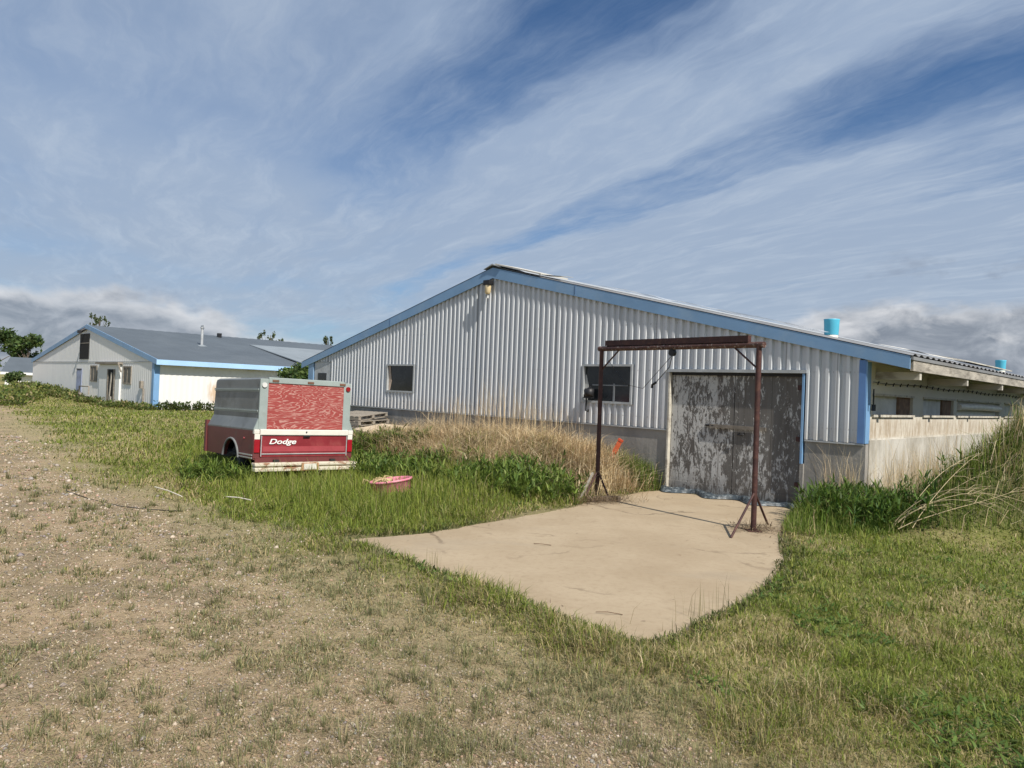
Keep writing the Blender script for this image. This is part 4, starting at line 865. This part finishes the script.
# ---- gravel stones
x, y, r = polar(95000, 2.6, 24, p=1.35); g_ = sdist(GRAV, x, y); g2_ = sdist(MID, x, y)
ok = ((g_ > -.2) | ((g2_ > 0) & (rng.random(len(x)) < .25))); x, y, r = x[ok], y[ok], r[ok]; n = len(x)
sz = np.exp(rng.normal(math.log(.0056), .42, n))*np.maximum(1, r/5); ro = rng.uniform(0, 6.28, n)
base = np.array([[1, 0, 0], [.25, .9, 0], [-.8, .5, .1], [-.7, -.6, 0], [.4, -.8, .1], [.25, .25, .6], [-.3, -.1, .62], [.1, -.35, .55], [0, 0, -.5]])
V = base[None]*sz[:, None, None]*(1+rng.normal(0, .18, (n, 9, 3)))
c_, s_ = np.cos(ro)[:, None], np.sin(ro)[:, None]; V = np.stack([V[..., 0]*c_-V[..., 1]*s_, V[..., 0]*s_+V[..., 1]*c_, V[..., 2]], -1)+np.stack([x, y, ground_z(x, y)+sz*.12], 1)[:, None]
tri = np.array([0, 1, 5, 1, 2, 5, 2, 6, 5, 2, 3, 6, 3, 7, 6, 3, 4, 7, 4, 0, 7, 0, 5, 7, 5, 6, 7, 1, 0, 8, 2, 1, 8, 3, 2, 8, 4, 3, 8, 0, 4, 8])
col = np.repeat(np.clip(jit(pick([(.40, .33, .25), (.30, .22, .16), (.42, .36, .29), (.24, .21, .19), (.36, .24, .17)], [.3, .25, .15, .15, .15], n), .15, n), 0, 1), 9, axis=0)
def _stone(N, b, o):
    N.put(b.inputs['Base Color'], N.add('ShaderNodeAttribute', attribute_name='Col').outputs['Color']); b.inputs['Roughness'].default_value = .85
M_STONE = mat_custom('gravel_stone', _stone)
tag(npmesh('gravel', V.reshape(-1, 3), (np.arange(n)[:, None]*9+tri).ravel(), np.arange(n*14)*3, M_STONE, col), kind='stuff')
# ---- taller grass round the trailer and towards the silver barn
x = rng.uniform(-10, 4, 190000); y = rng.uniform(7.8, 25, 190000); d = sdist(TALL, x, y); dp = sdist(PAD, x, y)
keep = (np.hypot((x+1.80)*.8, y-11.20) > .45) & (rng.random(len(x)) < np.clip((12/np.hypot(x, y))**1.2, 0, 1)*smooth(d+(fbm(x, y, 1.2, 71)-.5)*1.2, -.4, .6)) & (dp < -.02) & free(x, y)
x, y, dp = x[keep], y[keep], dp[keep]; n = len(x); r = np.hypot(x, y); d = sdist(TALL, x, y)
hh = rng.uniform(.10, .34, n)*(.5+1.0*fbm(x, y, 1.3, 73))*np.where(rng.random(n) < .06, 1.5, 1)*smooth(d, -.3, 1.2)*(.5+.5*smooth(-dp, .0, .7))+.05
col = np.where((rng.random(n) < .10)[:, None], jit(pick([(.36, .31, .15), (.26, .25, .09)], [.5, .5], n), .1, n), jit(pick([(.175, .23, .035), (.235, .285, .05), (.30, .325, .075), (.12, .17, .03)], [.32, .32, .22, .14], n), .13, n))
tag(blades('tall_grass', x, y, ground_z(x, y)-.01, hh, np.maximum(.006, r*.00075)*rng.uniform(.6, 1.3, n), np.abs(rng.normal(.35, .35, n)), col), kind='stuff')
# ---- leafy weeds in front of the hay and beside the left gantry post
def weeds(name, x, y, H, pal, pr, lw, per, spread=.10, parent=None, z=None):
    """upright stems with broad leaves: one record per leaf"""
    n = len(x); xx = np.repeat(x, per); yy = np.repeat(y, per); HH = np.repeat(H, per); N_ = n*per
    t = rng.random(N_); zz = np.repeat(ground_z(x, y) if z is None else z, per)+t*HH*.9
    rr_ = spread*rng.random(N_)*(1.1-t*.6); aa = rng.uniform(0, 6.28, N_)
    return blades(name, xx+rr_*np.cos(aa), yy+rr_*np.sin(aa), zz, rng.uniform(.10, .22, N_)*(.6+HH*.6), lw*rng.uniform(.6, 1.4, N_), rng.uniform(.4, 1.5, N_), jit(pick(pal, pr, N_), .16, N_), aa, parent, .5)
GP = [(.105, .165, .028), (.155, .22, .042), (.22, .27, .07), (.07, .11, .022)]; GPP = [.35, .3, .15, .2]
s = np.concatenate([rng.uniform(8.5, 13.8, 1000), rng.uniform(4.4, 9.5, 900)]); k_ = -np.concatenate([rng.uniform(1.7, 3.2, 1000), rng.uniform(2.7, 4.3, 900)])
x, y, _ = wpt(s, k_); ok = (sdist(PAD, x, y) < -.12) & (sdist(TALL, x, y) > -2.2) & (fbm(x, y, 1.1, 77, 3) > .40); x, y = x[ok], y[ok]
tag(weeds('leafy_weeds', x, y, rng.uniform(.2, .5, len(x))*(.6+.6*fbm(x, y, 1., 78)), GP, GPP, .028, 16), kind='stuff')
# clump at the foot of the left post
x = rng.normal(.45, .45, 190); y = rng.normal(11.75, .40, 190); ok = sdist(PAD, x, y) < -.06; x, y = x[ok], y[ok]
tag(weeds('leafy_weeds', x, y, rng.uniform(.2, .52, len(x)), GP, GPP, .024, 18), kind='stuff')
# weeds round the trailer wheel
x = np.concatenate([rng.normal(-5.35, .28, 150), rng.normal(-4.75, .25, 90)]); y = np.concatenate([rng.normal(13.2, .25, 150), rng.normal(12.75, .2, 90)])
tag(weeds('leafy_weeds', x, y, rng.uniform(.12, .40, len(x)), GP, GPP, .02, 16, .12), kind='stuff')
# ---- dead straw heaped against the foundation
s = rng.uniform(3.7, 12.4, 62000); k_ = -rng.uniform(.05, 3.8, 62000); x, y, _ = wpt(s, k_); hv = hay(x, y)
ok = rng.random(len(x)) < smooth(hv, .08, .35); x, y, hv, k_ = x[ok], y[ok], hv[ok], k_[ok]; n = len(x)
STP = [(.64, .50, .30), (.52, .39, .22), (.70, .59, .39), (.34, .23, .14)]
dk = smooth(fbm(x, y, 1.3, 81, 3), .56, .66)
col = jit(pick(STP, [.35, .3, .2, .15], n), .13, n)*(1-.45*dk[:, None])
tag(blades('dead_straw', x, y, ground_z(x, y)-.02+rng.random(n)*.10, rng.uniform(.25, .75, n), rng.uniform(.005, .012, n), np.clip(rng.normal(1.22, .28, n), .3, 1.55), col, None, None, .25), kind='stuff')
s = rng.uniform(4.0, 11.8, 5200); k_ = -rng.uniform(.3, 2.9, 5200); x, y, _ = wpt(s, k_); ok = rng.random(5200) < smooth(hay(x, y), .15, .5); x, y = x[ok], y[ok]; n = len(x)
tag(blades('dead_straw', x, y, ground_z(x, y)+rng.uniform(.08, .30, n), rng.uniform(.5, 1.1, n), rng.uniform(.006, .011, n), np.clip(rng.normal(1.5, .16, n), 1.0, 1.85), jit(pick(STP, [.4, .15, .42, .03], n), .12, n), None, None, .45), kind='stuff')
x = rng.normal(1.25, .38, 700); y = 11.62+.28*(x-1.25)+rng.normal(0, .14, 700); n = len(x)
tag(blades('dead_straw', x, y, np.maximum(ground_z(x, y), .0)+rng.uniform(.0, .07, n), rng.uniform(.1, .45, n), rng.uniform(.005, .010, n), np.clip(rng.normal(1.38, .2, n), .5, 1.55), jit(pick([(.34, .26, .16), (.24, .17, .10), (.14, .10, .06)], [.4, .35, .25], n), .12, n)), kind='stuff')
x = rng.normal(3.38, .20, 420); y = rng.normal(9.75, .16, 420); n = len(x)
tag(blades('dead_straw', x, y, .004+rng.uniform(.0, .05, n), rng.uniform(.06, .25, n), rng.uniform(.005, .010, n), np.clip(rng.normal(1.42, .15, n), .8, 1.55), jit(pick([(.28, .21, .13), (.18, .13, .08), (.10, .075, .05)], [.35, .35, .3], n), .12, n)), kind='stuff')
# straw and arching dry grass by the left post and the door jamb
x = np.concatenate([rng.normal(1.9, .38, 2600), rng.normal(1.0, .45, 1200), rng.normal(2.9, .3, 500)]); y = np.concatenate([rng.normal(13.4, .5, 2600), rng.normal(12.7, .5, 1200), rng.normal(14.0, .25, 500)]); ok = (sdist(PAD, x, y) < -.05) & free(x, y, .02); x, y = x[ok], y[ok]; n = len(x)
tag(blades('dead_straw', x, y, ground_z(x, y)-.02, rng.uniform(.3, .85, n), rng.uniform(.006, .012, n), np.clip(rng.normal(1.08, .32, n), .1, 1.5), jit(pick(STP, [.35, .25, .3, .1], n), .12, n), None, None, .25), kind='stuff')
# green tuft at the door's left jamb
x, y, _ = wpt(rng.normal(3.95, .22, 900), -rng.uniform(.1, .6, 900)); ok = sdist(PAD, x, y) < -.03; x, y = x[ok], y[ok]; n = len(x)
tag(blades('tall_grass', x, y, ground_z(x, y), rng.uniform(.25, .6, n), rng.uniform(.008, .014, n), np.abs(rng.normal(.2, .3, n)), jit(pick(GP, GPP, n), .15, n)), kind='stuff')
# thin seed stalks standing before the siding
s = rng.uniform(5.0, 10.2, 420); x, y, _ = wpt(s, -rng.uniform(.2, 1.6, 420)); n = len(x)
tag(blades('seed_stalks', x, y, ground_z(x, y), rng.uniform(.6, 1.45, n)*np.exp(-((s-7.2)/2.4)**2)+.25, rng.uniform(.005, .008, n), np.abs(rng.normal(.16, .14, n)), jit(pick(STP, [.4, .2, .3, .1], n), .12, n)), kind='stuff')
# ---- right-hand bank: tall green grass, dry grass on top
x = rng.uniform(3.4, 17, 230000); y = rng.uniform(8.2, 24, 230000); d = sdist(BANK, x, y)
ok = (d+(fbm(x, y, 1.4, 91)-.5)*.7 > 0) & free(x, y, .05) & (rng.random(len(x)) < np.clip((10/np.hypot(x, y))**2.2, 0, 1)) & (sdist(PAD, x, y) < -.04); x, y, d = x[ok], y[ok], d[ok]; n = len(x); r = np.hypot(x, y)
dryp = smooth(fbm(x, y, .55, 95, 3)+.22*smooth(x, 6.2, 7.6)*smooth(y, 11.0, 9.6), .60, .80)*.7
col = np.where((rng.random(n) < .10+dryp)[:, None], jit(pick([(.50, .41, .22), (.38, .32, .14), (.58, .49, .30)], [.4, .35, .25], n), .12, n), jit(pick([(.125, .19, .03), (.175, .24, .045), (.24, .29, .07), (.085, .135, .025)], [.3, .32, .24, .14], n), .13, n))
tag(blades('bank_grass', x, y, ground_z(x, y)-.02, (rng.uniform(.18, .55, n)*(.6+.8*fbm(x, y, .8, 96))*np.where(rng.random(n) < .06, 1.6, 1))*(.45+.55*smooth(d, 0, .7))*(.7+.3*smooth(-(x-C0[0])*TV[0]-(y-C0[1])*TV[1], .3, 2.4))+.04, np.maximum(.006, r*.0008)*rng.uniform(.6, 1.3, n), np.abs(rng.normal(.38, .34, n)), col), kind='stuff')
x = rng.normal(5.15, .5, 330); y = rng.normal(10.6, .36, 330); ok = (sdist(PAD, x, y) < -.1) & free(x, y, .1); x, y = x[ok], y[ok]
tag(weeds('leafy_weeds', x, y, rng.uniform(.3, .62, len(x)), [(.065, .12, .024), (.09, .155, .03), (.13, .19, .04)], [.4, .4, .2], .024, 18), kind='stuff')
x = rng.uniform(3.55, 5.6, 9000); y = rng.uniform(9.4, 11.6, 9000); ok = (sdist(BANK, x, y)+(fbm(x, y, 1.4, 91)-.5)*.7 > -.05) & (sdist(PAD, x, y) < -.05) & free(x, y, .06) & (rng.random(9000) < .5); x, y = x[ok], y[ok]; n = len(x)
tag(blades('bank_grass', x, y, ground_z(x, y)-.02, rng.uniform(.18, .66, n)*(.3+.7*smooth(sdist(BANK, x, y), -.05, .55))*(.6+.8*fbm(x, y, 2.2, 97)), rng.uniform(.005, .011, n), np.abs(rng.normal(.38, .34, n)), jit(pick([(.14, .21, .032), (.20, .27, .05), (.26, .31, .075), (.42, .36, .18)], [.35, .35, .22, .08], n), .14, n)), kind='stuff')
# dry wisps by the barn corner
s = rng.uniform(-.8, .5, 1300); kk = np.where(s < -.05, rng.uniform(-.3, 2.6, 1300), -rng.uniform(.05, .5, 1300)); ok = (s < -.05) | (rng.random(1300) < .3); s, kk = s[ok], kk[ok]; x, y, _ = wpt(s, kk); n = len(x)
tag(blades('seed_stalks', x, y, ground_z(x, y), rng.uniform(.5, 1.2, n)*np.where(rng.random(n) < .08, 1.3, 1), rng.uniform(.003, .007, n), np.abs(rng.normal(.22, .22, n)), jit(pick(STP, [.4, .2, .35, .05], n), .1, n)), kind='stuff')
# big arching dead stalks on the bank
ds = MB()
for q in range(8):
    a0 = np.array([5.35+rng.normal(0, .08), 10.0+rng.normal(0, .08)]); az_ = rng.uniform(-.55, .5); ln = rng.uniform(.7, 1.9); hh_ = rng.uniform(.28, .62)
    def at_(t):
        xx, yy = a0[0]+math.cos(az_)*ln*t, a0[1]+math.sin(az_)*ln*t+.10*math.sin(3*t+q)
        return (xx, yy, gz1(a0[0], a0[1])*(1-t)+gz1(xx, yy)*t*.9+.06+hh_*math.sin(math.pi*min(1, t*.80))**.8)
    ds.tube([at_(t) for t in np.linspace(0, 1, 12)], list(np.linspace(.0055, .0018, 12)), 5)
    for e in range(4):
        t0 = rng.uniform(.35, .9); p0 = Vector(at_(t0)); dv = Vector((math.cos(az_+rng.normal(0, .6)), math.sin(az_+rng.normal(0, .6)), rng.uniform(-.5, .5)))*rng.uniform(.15, .4)
        ds.tube([p0, p0+dv*.5+Vector((0, 0, .03)), p0+dv], [.0035, .003, .0015], 4)
tag(ds.build('dead_stalks', mat('pale_dead_stalk', (.50, .41, .25), .9, 0, .15, 6)), kind='stuff')
x = rng.normal(8.0, .7, 1800); y = rng.normal(10.2, .5, 1800); n = len(x)
tag(blades('dead_straw', x, y, ground_z(x, y)+.15, rng.uniform(.4, .8, n), rng.uniform(.005, .009, n), np.clip(rng.normal(1.1, .25, n), .3, 1.45), jit(pick(STP, [.4, .15, .4, .05], n), .12, n), rng.normal(-.3, .7, n), None, .2), kind='stuff')
# ---- matted sod creeping over the pad edge, seed heads beside the pad
x = rng.uniform(-2, 3.6, 60000); y = rng.uniform(4.7, 9.6, 60000); dp = sdist(PAD, x, y)
wdt = .10+.26*vnoise(x, y, 2.3, 101)
ok = (dp > -wdt) & (dp < .02+.05*vnoise(x, y, 7, 102)*(y < 8)) & (rng.random(len(x)) < .5); x, y, dp = x[ok], y[ok], dp[ok]; n = len(x)
tag(blades('sod_edge', x, y, np.maximum(ground_z(x, y), .0)+.0, rng.uniform(.03, .09, n), rng.uniform(.006, .014, n), rng.uniform(.3, 1.4, n), jit(pick([(.075, .095, .028), (.115, .135, .04), (.22, .19, .085), (.15, .17, .06)], [.35, .3, .15, .2], n), .15, n)), kind='stuff')
x = np.concatenate([rng.normal(-.66, .05, 16), rng.normal(1.72, .14, 22), rng.normal(1.35, .2, 14)]); y = np.concatenate([rng.normal(6.82, .05, 16), rng.normal(5.78, .08, 22), rng.normal(5.35, .1, 14)]); n = len(x)
tag(blades('seed_stalks', x, y, ground_z(x, y), np.concatenate([rng.uniform(.14, .27, 16), rng.uniform(.15, .4, 36)]), np.full(n, .0032), np.abs(rng.normal(.15, .15, n)), jit(pick([(.30, .26, .13), (.20, .19, .08)], [.5, .5], n), .1, n)), kind='stuff')
x = rng.uniform(-2, 4.8, 16000); y = rng.uniform(5, 13.6, 16000); dp = sdist(PAD, x, y)
ok = (dp > .02) & (rng.random(16000) < .006+.75*np.exp(-dp/.10)*(.4+.6*smooth(y, 8, 11))+.02*smooth(y, 10.2, 12.5)); x, y = x[ok], y[ok]; n = len(x)
tag(blades('pad_litter', x, y, np.full(n, .004), rng.uniform(.02, .10, n), rng.uniform(.003, .010, n), rng.uniform(1.42, 1.53, n), jit(pick([(.12, .08, .05), (.30, .22, .13), (.07, .05, .035)], [.4, .35, .25], n), .15, n)), kind='stuff')
# ---- weeds along the white barn and rough growth further left
s = rng.uniform(-1, 27, 1500); kk = -rng.uniform(.1, 1.6, 1500); x, y, _ = wpt(s, kk, 0, C2); ok = fbm(x, y, .5, 111, 3)+.12*smooth(s, 8, 16) > .46; x, y, s = x[ok], y[ok], s[ok]
ok = ~((s > 5.5) & (s < 7.4)); x, y, s = x[ok], y[ok], s[ok]
tag(weeds('barn_weeds', x, y, rng.uniform(.25, .75, len(x))*(.5+.45*smooth(s, 5, 20)), [(.095, .135, .035), (.15, .185, .05), (.25, .25, .085), (.36, .29, .16)], [.4, .3, .2, .1], .07, 11, .3), kind='stuff')
kk = rng.uniform(0, 14, 420); x, y, _ = wpt(-rng.uniform(.1, .7, 420), kk, 0, C2)
tag(weeds('barn_weeds', x, y, rng.uniform(.2, .55, len(x)), [(.05, .08, .022), (.08, .11, .03), (.12, .14, .04)], [.4, .4, .2], .08, 10, .25), kind='stuff')
a = np.radians(rng.uniform(-46, -32.5, 2400)); r = rng.uniform(44, 62, 2400); x, y = r*np.sin(a), r*np.cos(a); ok = free(x, y, .3) & (r > 44+13*smooth(a, -.60, -.565)); x, y = x[ok], y[ok]
tag(weeds('rough_growth', x, y, rng.uniform(.25, .8, len(x))*(.4+.9*fbm(x, y, .25, 113)), [(.10, .14, .035), (.17, .20, .05), (.29, .29, .08), (.38, .31, .17)], [.4, .3, .2, .1], .10, 11, .4), kind='stuff')

# ------------------------------------------------------------------ bushes and trees
M_BARK = mat('bark', (.11, .085, .065), .9, 0, .3, 6)
def crown(name, parent, blobs, n, size, pal, zs=(1, 1, .85)):
    """leaf faces spread through uneven clumps (x, y, z, r)"""
    B = np.array(blobs); wgt = B[:, 3]**2; idx = rng.choice(len(B), n, p=wgt/wgt.sum())
    d = rng.normal(0, 1, (n, 3)); d /= np.linalg.norm(d, axis=1)[:, None]; rad_ = rng.random(n)**.45
    P = B[idx, :3]+d*(B[idx, 3]*rad_)[:, None]*np.array(zs)
    a = rng.normal(0, 1, (n, 3)); a /= np.linalg.norm(a, axis=1)[:, None]; b = np.cross(a, rng.normal(0, 1, (n, 3))); b /= np.linalg.norm(b, axis=1)[:, None]
    sz_ = (size*rng.uniform(.6, 1.4, n))[:, None]
    V = np.stack([P-a*sz_, P+b*sz_*.5, P+a*sz_, P-b*sz_*.5], 1)
    col = np.repeat(np.clip(jit(pick(pal, [1/len(pal)]*len(pal), n), .15, n), .005, 1), 4, axis=0)
    return npmesh(name, V.reshape(-1, 3), np.arange(n*4), np.arange(n)*4, M_BLADE, col, parent)
DK = [(.05, .085, .025), (.075, .12, .035), (.11, .155, .05)]
def tree(label, x, y, zb, H, R_, n, size, group, pal=DK, open_=False):
    t = thing('broadleaf_tree', label, 'tree', (x, y, zb), 0, group)
    mb = MB(); mb.tube([(0, 0, 0), (.05, 0, H*.3), (0, .1, H*.62), (.1, 0, H*.9)], [.03*H, .024*H, .014*H, .004*H], 8)
    blobs = []; f_ = .35 if open_ else 1
    for q in range(15 if not open_ else 36):
        a = rng.uniform(0, 6.28); zz = rng.uniform(.38, .98)*H if not open_ else rng.uniform(.55, .93)*H; rr_ = R_*rng.uniform(.25, .85)*math.sqrt(max(.05, 1-((zz/H-.55)/.5)**2))
        e = (rr_*math.cos(a), rr_*math.sin(a), zz); mb.tube([(0, 0, zz*.55), (e[0]*.6, e[1]*.6, zz*.85), e], [.011*H*f_, .007*H*f_, .003*H*f_], 5)
        blobs.append((*e, R_*rng.uniform(.22, .42)*(.32 if open_ else 1)))
    mb.build('trunk', M_BARK, t); crown('crown', t, blobs, n, size, pal, (.75, .75, 1.9) if open_ else (1, 1, .85))
    return t
G1 = 'trees at the far left behind the shed'; G2 = 'tree tops showing over the white barn roof'
tree('round dark green tree at the left edge of the view behind the small shed', -67.5, 93, 0, 6.6, 3.6, 2600, .26, G1)
tree('dark green tree between the left edge tree and the lowest tree by the barn', -62.3, 92, 0, 5.9, 3.2, 2400, .26, G1)
tree('lowest dark tree of the left group, nearest to the white barn wall', -58.3, 94, 0, 4.2, 2.4, 1500, .24, G1)
OP = [(.07, .10, .045), (.10, .135, .06), (.13, .15, .08)]
tree('sparse grey green tree top showing above the white barn gable', -44.0, 76, 0, 8.7, 2.0, 1300, .12, G2, OP, True)
tree('small dark tree top above the white barn roof right of the stove pipe', -30.6, 90, 0, 8.4, 2.1, 1300, .13, G2, OP, True)
tree('thin tree top above the link roof near the silver barn eave', -24.6, 95, 0, 8.4, 1.7, 900, .13, G2, OP, True)
def bush(label, x, y, H, R_, n, size, pal):
    t = thing('bush', label, 'bush', (x, y, gz1(x, y)))
    mb = MB(); bl = []
    for q in range(12):
        a = rng.uniform(0, 6.28); zz = rng.uniform(.3, .9)*H; e = (R_*rng.uniform(.1, .8)*math.cos(a), R_*rng.uniform(.1, .8)*math.sin(a), zz)
        mb.tube([(0, 0, 0), (e[0]*.5, e[1]*.5, zz*.6), e], [.03, .02, .008], 5); bl.append((*e, R_*rng.uniform(.3, .5)))
    mb.build('stems', M_BARK, t); crown('foliage', t, bl, n, size, pal); return t
bush('dark green leafy bush growing between white barn and the silver barn corner', -7.95, 26.3, 2.75, .85, 3200, .07, [(.05, .09, .025), (.08, .13, .035), (.12, .17, .05)])
bush('round dark bush in the weeds in front of the small far shed', -41.4, 59.5, 1.3, .8, 1300, .12, DK)
